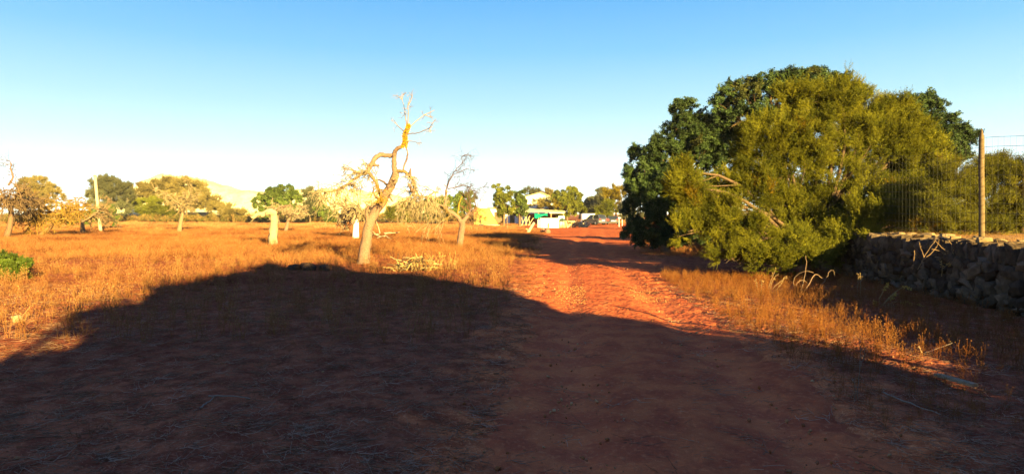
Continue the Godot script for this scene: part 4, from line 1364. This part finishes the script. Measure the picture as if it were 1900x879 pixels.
# a car with its nose towards -z and its tail at +z, built of cross sections along its length
func car(label: String, where: Vector3, turn: float, l: float, wd: float, h: float, paint: Color) -> void:
	var o := thing("parked_car", label, "car", where, "vehicles parked at the end of the track")
	o.rotation.y = turn
	var hw := wd * 0.5
	# z, bottom, belt, half width
	var st := [[-0.5, 0.30, 0.62, 0.72], [-0.47, 0.24, 0.78, 0.9], [-0.30, 0.24, 0.92, 1.0], [-0.14, 0.22, 0.98, 1.0], [0.2, 0.22, 1.0, 1.0], [0.42, 0.24, 1.02, 0.98], [0.485, 0.26, 1.0, 0.92], [0.5, 0.34, 0.9, 0.86]]
	var g := Geo.new()
	var ring := 10
	for s in st:
		var y0: float = s[1] * h / 1.55
		var y1: float = s[2] * h / 1.55
		var x: float = s[3] * hw
		for p in [[-x * 0.9, y0], [-x, y0 + 0.12], [-x, (y0 + y1) * 0.5], [-x * 0.98, y1 - 0.06], [-x * 0.9, y1], [x * 0.9, y1], [x * 0.98, y1 - 0.06], [x, (y0 + y1) * 0.5], [x, y0 + 0.12], [x * 0.9, y0]]:
			g.vert(Vector3(p[0], p[1], s[0] * l), Vector3(signf(p[0]) * (0.8 if absf(p[1] - y1) > 0.02 else 0.3), 1.0 if absf(p[1] - y1) < 0.02 else 0.05, signf(s[0]) * (1.2 if absf(s[0]) > 0.48 else 0.0)).normalized(), paint)
	for j in st.size() - 1:
		for i in ring:
			var a := j * ring + i
			var b := j * ring + (i + 1) % ring
			g.tri(a, b, a + ring); g.tri(b, b + ring, a + ring)
	for j in [0, st.size() - 1]:
		for i in ring - 2:
			g.tri(j * ring, j * ring + i + 1, j * ring + i + 2)
	part(o, "body", g.mesh(M.paint))
	# cabin: pillars and roof in paint, glass set into the sides
	var yb := 0.97 * h / 1.55
	var cab := [Vector2(-0.22 * l, yb), Vector2(-0.06 * l, h - 0.05), Vector2(0.1 * l, h), Vector2(0.4 * l, h - 0.06), Vector2(0.475 * l, yb)]
	var top := Geo.new()
	var wb := hw * 0.93
	var wt := hw * 0.74
	var xs := [wb, wt, wt, wt, wb]
	for i in 4:
		var a: Vector2 = cab[i]
		var b: Vector2 = cab[i + 1]
		if i == 1 or i == 2:
			top.quad(Vector3(-xs[i], a.y, a.x), Vector3(xs[i], a.y, a.x), Vector3(xs[i + 1], b.y, b.x), Vector3(-xs[i + 1], b.y, b.x), paint)
	for s in [-1.0, 1.0]:
		for i in 5:
			var p: Vector2 = cab[i]
			var q: Vector2 = cab[mini(i + 1, 4)]
			var bar := Geo.new()
			if i < 4:
				top.tube(PackedVector3Array([Vector3(s * xs[i], p.y, p.x), Vector3(s * xs[i + 1], q.y, q.x)]), PackedFloat32Array([0.045, 0.045]), 6, paint)
		top.tube(PackedVector3Array([Vector3(s * wb, yb, 0.12 * l), Vector3(s * wt, h - 0.03, 0.13 * l)]), PackedFloat32Array([0.045, 0.04]), 6, paint)
	part(o, "roof", top.mesh(M.paint))
	for s in [-1.0, 1.0]:
		var wnd := Geo.new()
		wnd.quad(Vector3(s * wb * 0.99, yb, -0.2 * l), Vector3(s * wt * 0.99, h - 0.06, -0.055 * l), Vector3(s * wt * 0.99, h - 0.04, 0.38 * l), Vector3(s * wb * 0.99, yb, 0.45 * l), Color.WHITE)
		part(o, "side_window", wnd.mesh(M.glass))
		slab(o, "mirror", Vector3(s * (hw + 0.08), yb + 0.06, -0.17 * l), Vector3(0.16, 0.13, 0.1), M.paint, paint)
		slab(o, "tail_light", Vector3(s * hw * 0.8, 0.82 * h / 1.55, 0.497 * l), Vector3(0.2, 0.3, 0.08), M.paint, Color(0.35, 0.02, 0.015))
		slab(o, "headlight", Vector3(s * hw * 0.62, 0.62 * h / 1.55, -0.49 * l), Vector3(0.34, 0.16, 0.1), M.paint, Color(0.7, 0.7, 0.7))
		slab(o, "door_handle", Vector3(s * hw * 1.0, 0.86 * h / 1.55, 0.08 * l), Vector3(0.03, 0.03, 0.16), M.paint, paint * 1.4)
	var ws := Geo.new()
	ws.quad(Vector3(-wb * 0.97, yb, -0.215 * l), Vector3(wb * 0.97, yb, -0.215 * l), Vector3(wt * 0.97, h - 0.06, -0.062 * l), Vector3(-wt * 0.97, h - 0.06, -0.062 * l), Color.WHITE)
	part(o, "windscreen", ws.mesh(M.glass))
	var rw := Geo.new()
	rw.quad(Vector3(-wb * 0.95, yb + 0.04, 0.474 * l), Vector3(wb * 0.95, yb + 0.04, 0.474 * l), Vector3(wt * 0.95, h - 0.09, 0.408 * l), Vector3(-wt * 0.95, h - 0.09, 0.408 * l), Color.WHITE)
	part(o, "rear_window", rw.mesh(M.glass))
	slab(o, "bumper", Vector3(0, 0.4 * h / 1.55, 0.5 * l), Vector3(wd * 0.9, 0.24, 0.14), M.paint, paint * 0.8)
	slab(o, "number_plate", Vector3(0, 0.66 * h / 1.55, 0.502 * l), Vector3(0.5, 0.12, 0.03), M.paint, Color(0.7, 0.7, 0.68))
	for z in [-0.3, 0.3]:
		for s in [-1.0, 1.0]:
			wheel(o, Vector3(s * hw * 0.93, 0.32, z * l), 0.32)

func build_vehicles() -> void:
	var p := on_ground(1103, 97.0)
	car("grey estate car with its lit tail towards the track end", p + Vector3(0, 0.02, 0), deg_to_rad(36.0), 3.9, 1.7, 1.5, Color(0.06, 0.058, 0.066))
	p = on_ground(1137, 99.0)
	car("dark car in shade right of the grey estate car", p + Vector3(0, 0.02, 0), deg_to_rad(-8.0), 3.8, 1.65, 1.25, Color(0.035, 0.035, 0.042))
	p = on_ground(1091, 104.0)
	var o := thing("box_trailer", "white box trailer behind the grey estate car", "trailer", p, "vehicles parked at the end of the track")
	slab(o, "box", Vector3(0, 1.0, 0), Vector3(1.95, 1.3, 2.6), M.paint, Color(0.72, 0.72, 0.7))
	slab(o, "roof", Vector3(0, 1.68, 0), Vector3(2.0, 0.06, 2.66), M.paint, Color(0.68, 0.68, 0.66))
	slab(o, "chassis", Vector3(0, 0.33, 0), Vector3(1.5, 0.1, 2.7), M.plain, Color(0.05, 0.05, 0.05))
	for s in [-1.0, 1.0]:
		wheel(o, Vector3(s * 0.9, 0.3, 0), 0.3)


# ---------------------------------------------------------------- weeds, sticks and stones
func stem(g: Geo, pts: PackedVector3Array, r: float, col: Color, heads: int, head_col: Color, head := 0.012) -> void:
	g.tube(pts, taper(pts.size(), r, r * 0.45), 5, col)
	for k in heads:
		var t := rnd(0.55, 1.0) * (pts.size() - 1)
		var i := mini(int(t), pts.size() - 2)
		var p := pts[i].lerp(pts[i + 1], t - i) + rdir() * rnd(0.0, 0.035)
		var q := p + rdir() * 0.01
		for j in 5:
			var dd := rdir()
			g.leaf(q, dd, dd.cross(rdir()).normalized(), head * rnd(0.8, 1.6), head * 0.7, head_col)

func weed(label: String, d: float, paths: Array, r: float, heads: int, col: Color, head_col: Color, head := 0.014) -> void:
	var f: Array = paths[0][0]
	var foot := at(f[0], f[1], d)
	var o := thing("dry_weed", label, "weed", foot, "dry weeds along the verge")
	for p in paths:
		var g := Geo.new()
		var pts := px_path(p, d, foot, 0.006)
		stem(g, pts, r, col, heads, head_col, head)
		part(o, "stem", g.mesh(M.twig))

func build_weeds_and_litter() -> void:
	rng.seed = 700
	var straw := Color(0.18, 0.11, 0.06)
	var tip := Color(0.26, 0.16, 0.065)
	weed("dry curling bramble stems looping beside the olive", 13.0, [
		[[1488, 548], [1476, 534], [1473, 520, -0.1], [1482, 508, -0.2], [1498, 503, -0.3], [1510, 506, -0.3]],
		[[1488, 546], [1500, 530], [1509, 514, 0.2], [1516, 509, 0.3], [1530, 518, 0.4], [1536, 512, 0.4], [1540, 503, 0.4], [1547, 502, 0.4], [1550, 512, 0.4]],
		[[1486, 547], [1490, 530, 0.2], [1494, 510, 0.2], [1497, 490, 0.2], [1496, 474, 0.2]],
		[[1532, 520, 0.4], [1525, 530, 0.5], [1520, 540, 0.5], [1512, 548, 0.5]],
		[[1484, 548], [1478, 528, 0.4], [1490, 520, 0.5], [1502, 528, 0.6], [1508, 545, 0.6]]], 0.012, 0, Color(0.17, 0.105, 0.07), tip)
	weed("tall dry weed stalks at the olive's foot left of the curling bramble", 12.7, [
		[[1424, 552], [1428, 530], [1436, 510], [1440, 499]], [[1425, 552], [1438, 532], [1452, 520], [1462, 515]], [[1426, 551], [1440, 538], [1450, 528], [1458, 512]], [[1408, 545], [1406, 532], [1403, 518]], [[1412, 546], [1414, 530], [1414, 519]], [[1427, 552], [1434, 520], [1446, 508]]], 0.009, 5, straw, tip, 0.02)
	weed("golden dry thistle with spreading branches before the stone wall", 10.9, [
		[[1628, 576], [1634, 552], [1643, 534], [1650, 528, -0.1]], [[1632, 572], [1655, 548], [1676, 533, 0.1], [1690, 534, 0.1]], [[1632, 572], [1660, 560], [1685, 561, -0.1], [1712, 566, -0.1]], [[1634, 574], [1656, 566], [1672, 576, -0.2], [1688, 577, -0.2]], [[1632, 572], [1650, 556], [1668, 546, 0.2]], [[1630, 574], [1626, 560], [1622, 568]]], 0.009, 9, Color(0.24, 0.14, 0.055), Color(0.36, 0.22, 0.05), 0.03)
	weed("bare dry stalks rising before the wall coping left of the post", 11.6, [
		[[1704, 500], [1712, 484], [1722, 466], [1738, 446]], [[1712, 484], [1726, 472], [1740, 456], [1744, 444]], [[1716, 478], [1710, 462], [1706, 448]], [[1730, 462], [1745, 466], [1754, 472]], [[1738, 448], [1752, 462], [1760, 466]], [[1762, 445], [1767, 456], [1768, 470]], [[1698, 464], [1697, 480], [1694, 500]]], 0.007, 2, Color(0.2, 0.12, 0.065), tip, 0.016)
	weed("pair of thin dry stalks before the dark foot of the wall", 12.2, [[[1592, 548], [1593, 526], [1594, 508]], [[1597, 548], [1598, 524], [1597, 505]], [[1597, 524], [1601, 518], [1600, 512]]], 0.006, 5, Color(0.22, 0.14, 0.075), tip, 0.014)
	weed("small dry sprig against the wall below the bare stalks", 11.3, [[[1748, 512], [1750, 496], [1748, 486]], [[1750, 498], [1757, 492], [1762, 488]]], 0.006, 6, Color(0.22, 0.13, 0.055), Color(0.3, 0.18, 0.05), 0.02)
	weed("tall thin dark weed stem at the near end of the sunlit verge", 5.6, [[[1592, 748], [1594, 710], [1597, 670], [1596, 628]], [[1586, 746], [1588, 725], [1586, 700]], [[1596, 680], [1604, 664], [1606, 650]]], 0.004, 6, Color(0.16, 0.11, 0.08), Color(0.2, 0.13, 0.09), 0.012)
	weed("dead twig sticking up from the shaded verge near the plank", 7.1, [[[1694, 676, 0.2], [1708, 660, 0.1], [1736, 648], [1768, 636, -0.1]], [[1712, 658, 0.1], [1708, 648], [1706, 642]]], 0.009, 3, Color(0.40, 0.28, 0.18), tip, 0.01)
	weed("pale dry stalks beside the white stone in the left grass", 9.6, [[[36, 606], [40, 588], [50, 574], [56, 566]], [[30, 606], [34, 590], [38, 580]], [[40, 604], [46, 590], [48, 580]]], 0.006, 3, Color(0.26, 0.17, 0.08), tip, 0.014)
	# plank
	var o := thing("plank", "short weathered plank lying at the end of the sunlit verge", "plank", Vector3(4.12, hgt(4.12, -6.0) + 0.05, -6.0))
	o.rotation = Vector3(-0.04, deg_to_rad(4.0), 0.03)
	slab(o, "board", Vector3(0, 0.02, 0), Vector3(0.07, 0.025, 0.46), M.wood, Color(0.6, 0.52, 0.47))
	slab(o, "split_edge", Vector3(0.044, 0.01, 0.05), Vector3(0.014, 0.016, 0.3), M.wood, Color(0.7, 0.6, 0.5))
	# brush pile
	rng.seed = 711
	var foot := on_ground(770, 18.4)
	o = thing("brush_pile", "heap of cut pale branches in the grass right of the tallest dead tree", "brush pile", foot)
	for k in 130:
		var u := rnd(-1, 1)
		var h := 0.36 * sqrt(1.0 - u * u)
		var p := Vector3(u * 0.62, rnd(0.04, h + 0.05), rnd(-0.35, 0.35))
		var pts := wander(p, (rdir() * Vector3(1, 0.2, 1)).normalized(), rnd(0.16, 0.38), 5, 0.4, 0.1)
		var g := Geo.new()
		g.tube(pts, taper(6, rnd(0.014, 0.03), 0.008), 6, [Color(0.28, 0.2, 0.10), Color(0.16, 0.11, 0.06), Color(0.06, 0.042, 0.03), Color(0.32, 0.21, 0.08)][k % 4])
		part(o, "stick", g.mesh(M.twig))
	var fg := Geo.new()
	for k in 46:
		var p := Vector3(rnd(-0.3, 1.2), 0.0, rnd(-0.4, 0.4))
		var pts := wander(p, Vector3(rnd(-0.4, 0.5), 1, rnd(-0.4, 0.4)), rnd(0.3, 0.62), 5, 0.2, 0.02)
		stem(fg, pts, 0.006, Color(0.28, 0.18, 0.07), 2, Color(0.32, 0.2, 0.06), 0.02)
	part(o, "sprouts", fg.mesh(M.twig), "stuff")
	# stones in the field
	for a in [[548, 501, 0.34, "flat dark rock left of the rock pair before the tallest dead tree", 0.6], [572, 502, 0.46, "larger dark rock at the shadow edge before the tallest dead tree", 0.55], [602, 502, 0.36, "dark rock right of the rock pair before the tallest dead tree", 0.5]]:
		foot = on_ground(a[0], 18.3)
		o = thing("boulder", a[3], "stone", foot, "rocks before the tallest dead tree")
		var s := part(o, "stone", stone_mesh(720 + int(a[0]), 0.35, M.stone, Color(0.3, 0.2, 0.17)))
		s.transform = Transform3D(Basis(Vector3.UP, a[0]) * Basis.from_scale(Vector3(a[2], a[2] * a[4], a[2] * 0.8)), Vector3(0, 0.06, 0))
	foot = on_ground(30, 9.5)
	o = thing("boulder", "small pale stone in the sunlit grass at the left edge", "stone", foot)
	var ps := part(o, "stone", stone_mesh(741, 0.3, M.pale_stone, Color(0.6, 0.52, 0.44)))
	ps.transform = Transform3D(Basis.from_scale(Vector3(0.13, 0.11, 0.12)), Vector3(0, 0.05, 0))
	# cut pale logs behind the tall tree
	foot = on_ground(698, 38.5)
	o = thing("cut_branches", "few cut pale branches lying behind the tallest dead tree", "branches", foot)
	for k in 14:
		var g := Geo.new()
		var pts := wander(Vector3(rnd(-0.7, 0.6), rnd(0.25, 0.5), rnd(-0.3, 0.3)), (rdir() * Vector3(1, 0.3, 1)).normalized(), rnd(0.5, 1.0), 4, 0.25, 0.0)
		g.tube(pts, taper(5, 0.04, 0.02), 6, Color(0.26, 0.2, 0.13))
		part(o, "stick", g.mesh(M.twig))
	# long sticks on the shaded ground
	for a in [[[384, 748], [420, 744], [464, 746], "thin straight stick on the shaded ground left of the track"], [[370, 768], [384, 760], [396, 748], "short crooked stick beside the thin straight stick"], [[1640, 735], [1690, 752], [1745, 772], "dead branch lying along the shaded right verge"], [[1860, 600], [1882, 592], [1898, 590], "pale stick at the foot of the stone wall"]]:
		var pts := PackedVector3Array()
		for q in 3:
			var dd: float = EYE * F / (a[q][1] - 397.0)
			pts.append(on_ground(a[q][0], dd) + Vector3(0, 0.03, 0))
		o = thing("fallen_stick", a[3], "stick", pts[0], "sticks lying on the ground")
		var g := Geo.new()
		var pp := PackedVector3Array()
		for q in 9:
			var t := q / 8.0
			pp.append(pts[0].lerp(pts[1], t).lerp(pts[1].lerp(pts[2], t), t) - pts[0] + rdir() * 0.006)
		g.tube(pp, taper(9, 0.008, 0.004), 6, Color(0.2, 0.14, 0.10))
		part(o, "shaft", g.mesh(M.twig))

	# gravel on the track and stone chips in the soil
	rng.seed = 750
	var pebble := stone_mesh(751, 0.35, M.pale_stone, Color(0.75, 0.62, 0.55))
	var tr := []
	var cols := PackedColorArray()
	for k in 4200:
		var d := 2.6 + 26.0 * pow(rng.randf(), 1.7)
		var x := road_c(d) + rnd(-1.9, 1.9) * road_w(d) * 0.62
		if rng.randf() < 0.12:
			x = rnd(-1.0, 1.0) * d * 0.9
		if x > wall_x(d):
			continue
		var s := 0.006 + 0.028 * pow(rng.randf(), 5.0)
		tr.append(Transform3D(Basis(rdir(), rnd(0, TAU)) * Basis.from_scale(Vector3(s, s * 0.6, s * 0.8)), Vector3(x, hgt(x, -d) + s * 0.15, -d)))
		cols.append(ramp(pow(rng.randf(), 2.0), Color(0.6, 0.28, 0.16), Color(1.0, 0.8, 0.65)))
	# clods of the same red earth
	for k in 6000:
		var d := 2.4 + 15.0 * pow(rng.randf(), 1.4)
		var x := rnd(-0.9, 0.9) * d
		if x > wall_x(d) - 0.1 or (on_road(x, -d) > 0.0 and rng.randf() < 0.85):
			continue
		var s := 0.008 + 0.024 * pow(rng.randf(), 4.0)
		tr.append(Transform3D(Basis(rdir(), rnd(0, TAU)) * Basis.from_scale(Vector3(s, s * 0.7, s * 0.9)), Vector3(x, hgt(x, -d) + s * 0.1, -d)))
		cols.append(Color(0.42, 0.22, 0.19).lerp(Color(0.75, 0.42, 0.34), rng.randf()))
	# the paler gravel patch on the sunlit part of the track
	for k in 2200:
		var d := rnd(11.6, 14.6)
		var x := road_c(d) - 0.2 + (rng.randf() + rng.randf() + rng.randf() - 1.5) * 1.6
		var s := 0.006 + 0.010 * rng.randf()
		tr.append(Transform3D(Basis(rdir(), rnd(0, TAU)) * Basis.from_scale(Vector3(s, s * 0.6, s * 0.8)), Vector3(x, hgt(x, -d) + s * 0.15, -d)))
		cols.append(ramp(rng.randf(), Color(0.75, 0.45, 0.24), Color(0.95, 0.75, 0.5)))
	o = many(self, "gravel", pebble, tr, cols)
	tag(o, "loose stone chips scattered over the dirt track", "gravel")


# ---------------------------------------------------------------- grass
func tuft(seed_: int, n: int, spread: float, h0: float, h1: float, w: float, lean: float) -> ArrayMesh:
	rng.seed = seed_
	var g := Geo.new()
	for k in n:
		var a := rnd(0, TAU)
		var r := spread * sqrt(rng.randf())
		var p := Vector3(cos(a) * r, 0, sin(a) * r)
		var out := Vector3(cos(a + rnd(-0.8, 0.8)), 0, sin(a + rnd(-0.8, 0.8)))
		var dir := (Vector3.UP + out * rnd(0.05, lean)).normalized()
		var side := dir.cross(rdir()).normalized()
		var t := rnd(0.7, 1.25)
		g.blade(p, dir, out, side, rnd(h0, h1), w * rnd(0.7, 1.3), Color(t, t * rnd(0.92, 1.03), t * rnd(0.8, 1.0)))
	return g.mesh(M.grass)

func seed_stem(seed_: int) -> ArrayMesh:
	rng.seed = seed_
	var g := Geo.new()
	for k in 4:
		var p := Vector3(rnd(-0.05, 0.05), 0, rnd(-0.05, 0.05))
		var pts := wander(p, Vector3(rnd(-0.25, 0.25), 1, rnd(-0.25, 0.25)), rnd(0.22, 0.42), 4, 0.14, 0.0)
		g.tube(pts, taper(5, 0.0028, 0.0016), 3, Color(0.8, 0.7, 0.6), 0.0, false)
		for b in 4:
			var q := wander(pts[rng.randi_range(2, 3)], rdir() + Vector3.UP * 1.2, rnd(0.06, 0.14), 2, 0.2, 0.0)
			g.tube(q, taper(3, 0.0016, 0.001), 3, Color(0.8, 0.7, 0.6), 0.0, false)
			for j in 4:
				var dd := rdir()
				g.leaf(q[2], dd, dd.cross(rdir()).normalized(), 0.013, 0.009, Color(1.9, 1.7, 1.5))
	return g.mesh(M.grass)

func build_grass() -> void:
	var kinds := [tuft(801, 26, 0.14, 0.07, 0.26, 0.0022, 1.0), tuft(802, 18, 0.16, 0.14, 0.40, 0.0024, 0.7), tuft(803, 26, 0.18, 0.04, 0.12, 0.0024, 1.2), tuft(804, 26, 0.32, 0.16, 0.46, 0.006, 0.6), tuft(805, 30, 0.6, 0.2, 0.5, 0.014, 0.6)]
	rng.seed = 810
	var trs := [[], [], [], [], []]
	var cls := [PackedColorArray(), PackedColorArray(), PackedColorArray(), PackedColorArray(), PackedColorArray()]
	# bands of distance: from, to, tufts per square metre
	for band in [[2.4, 9.0, 26.0], [9.0, 20.0, 26.0], [20.0, 40.0, 15.0], [40.0, 75.0, 8.0], [75.0, 140.0, 4.0]]:
		var d0: float = band[0]
		var d1: float = band[1]
		var area := 0.86 * (d1 * d1 - d0 * d0) + 4.0 * (d1 - d0)
		for k in int(area * band[2]):
			var d := sqrt(lerpf(d0 * d0, d1 * d1, rng.randf()))
			var x := rnd(-1, 1) * (0.86 * d + 2.0)
			if x > wall_x(d) - 0.05 and d < 70.0:
				continue
			var r := on_road(x, -d)
			if r > -0.04 + 0.16 * n_mid.get_noise_2d(x * 2.0, d * 2.0):
				if r > 0.35 or rng.randf() > 0.03:
					continue
			var patch := 0.5 + 0.5 * n_patch.get_noise_2d(x, d) + 0.25 * n_mid.get_noise_2d(x * 0.6, d * 0.6)
			# the foreground left of the track is trodden and thin
			var trodden := smoothstep(13.0, 6.0, d + 0.35 * absf(x + 4.0)) if x < 0.6 else smoothstep(7.5, 5.0, d)
			if rng.randf() < trodden * 0.5:
				continue
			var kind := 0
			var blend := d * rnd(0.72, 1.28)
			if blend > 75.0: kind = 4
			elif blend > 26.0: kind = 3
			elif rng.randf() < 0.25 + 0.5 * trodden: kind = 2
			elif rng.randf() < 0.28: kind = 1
			var s := rnd(0.5, 1.1) * (0.5 + 0.6 * patch) * (1.0 - 0.4 * trodden)
			if rng.randf() > 0.45 + 1.1 * patch:
				continue
			if r > -0.5:
				s *= 0.72
			if x > road_c(d) and d < 24.0:
				s *= 0.66
			var b := Basis(Vector3.UP, rnd(0, TAU)).rotated(rdir(), 0.12).scaled(Vector3(s, s, s))
			trs[kind].append(Transform3D(b, Vector3(x, hgt(x, -d) - 0.02, -d)))
			var t := clampf(patch + rnd(-0.3, 0.3), 0, 1)
			# tint by distance from the camera: far brightening put into the grass colour
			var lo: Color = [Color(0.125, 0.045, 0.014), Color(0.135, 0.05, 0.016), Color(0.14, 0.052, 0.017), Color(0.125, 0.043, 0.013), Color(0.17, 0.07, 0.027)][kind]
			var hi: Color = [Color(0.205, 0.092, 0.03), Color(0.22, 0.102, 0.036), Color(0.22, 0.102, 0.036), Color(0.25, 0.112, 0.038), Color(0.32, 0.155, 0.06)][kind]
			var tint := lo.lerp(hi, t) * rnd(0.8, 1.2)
			# low brown herbs grow in drifts among the grass
			if n_patch.get_noise_2d(x * 0.8 + 300.0, d * 1.6) > 0.22 and d > 14.0 and rng.randf() < 0.75:
				tint = Color(0.085, 0.028, 0.011) * rnd(0.7, 1.4)
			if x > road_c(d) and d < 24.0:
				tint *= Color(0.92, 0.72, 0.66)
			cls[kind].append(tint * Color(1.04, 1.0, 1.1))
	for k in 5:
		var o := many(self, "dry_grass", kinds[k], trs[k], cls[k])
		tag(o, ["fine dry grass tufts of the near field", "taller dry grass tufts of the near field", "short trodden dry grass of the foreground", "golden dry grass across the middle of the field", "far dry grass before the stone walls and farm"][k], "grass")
	# seed heads: thick on the right verge, thin elsewhere
	var sm := seed_stem(820)
	var tr := []
	var cols := PackedColorArray()
	for k in 2900:
		var d := rnd(4.8, 17.0)
		var x := lerpf(road_c(d) + road_w(d) * 1.02, wall_x(d) - 0.3, pow(rng.randf(), 1.1))
		var s := rnd(0.3, 0.74)
		if d < 6.5: s *= 0.7
		tr.append(Transform3D(Basis(Vector3.UP, rnd(0, TAU)).scaled(Vector3.ONE * s), Vector3(x, hgt(x, -d) - 0.01, -d)))
		cols.append(Color(0.15, 0.05, 0.014).lerp(Color(0.26, 0.115, 0.036), rng.randf()))
	for k in 1500:
		var d := rnd(8.0, 34.0)
		var x := rnd(-0.85, 0.0) * d
		if on_road(x, -d) > -0.2:
			continue
		tr.append(Transform3D(Basis(Vector3.UP, rnd(0, TAU)).scaled(Vector3.ONE * rnd(0.7, 1.3)), Vector3(x, hgt(x, -d) - 0.01, -d)))
		cols.append(Color(0.2, 0.09, 0.033).lerp(Color(0.3, 0.16, 0.065), rng.randf()))
	var so := many(self, "seed_heads", sm, tr, cols)
	tag(so, "dry weed stems with pale seed heads on the verge", "weeds")
	# straw lying flat on the foreground
	var sg := Geo.new()
	rng.seed = 830
	for k in 7:
		var pts := wander(Vector3(rnd(-0.06, 0.06), 0.008, rnd(-0.06, 0.06)), rdir() * Vector3(1, 0.12, 1), rnd(0.05, 0.16), 3, 0.2, 0.0)
		sg.tube(pts, taper(4, 0.0022, 0.0012), 3, Color.WHITE * rnd(0.7, 1.2), 0.0, false)
	var st := sg.mesh(M.twig)
	tr = []
	cols = PackedColorArray()
	for k in 8000:
		var d := 2.4 + 12.0 * pow(rng.randf(), 1.3)
		var x := rnd(-1, 1) * (0.85 * d + 1.0)
		if x > wall_x(d) - 0.1 or (on_road(x, -d) > 0.05 and rng.randf() < 0.86):
			continue
		tr.append(Transform3D(Basis(Vector3.UP, rnd(0, TAU)).scaled(Vector3.ONE * rnd(0.7, 1.4)), Vector3(x, hgt(x, -d), -d)))
		cols.append(Color(0.16, 0.075, 0.04).lerp(Color(0.42, 0.24, 0.15), pow(rng.randf(), 1.7)))
	so = many(self, "straw", st, tr, cols)
	tag(so, "bits of pale straw lying on the shaded foreground", "straw")
	# dry grass and brush on the terrace
	tr = []
	cols = PackedColorArray()
	for k in 900:
		var d := rnd(8.0, 20.0)
		var x := wall_x(d) + 0.4 + 6.0 * pow(rng.randf(), 1.6)
		tr.append(Transform3D(Basis(Vector3.UP, rnd(0, TAU)).scaled(Vector3.ONE * rnd(0.5, 0.95)), Vector3(x, 1.0, -d)))
		cols.append(Color(0.2, 0.1, 0.03).lerp(Color(0.3, 0.17, 0.06), rng.randf()))
	so = many(self, "terrace_grass", kinds[1], tr, cols)
	tag(so, "dry grass behind the stone wall under the fence", "grass")
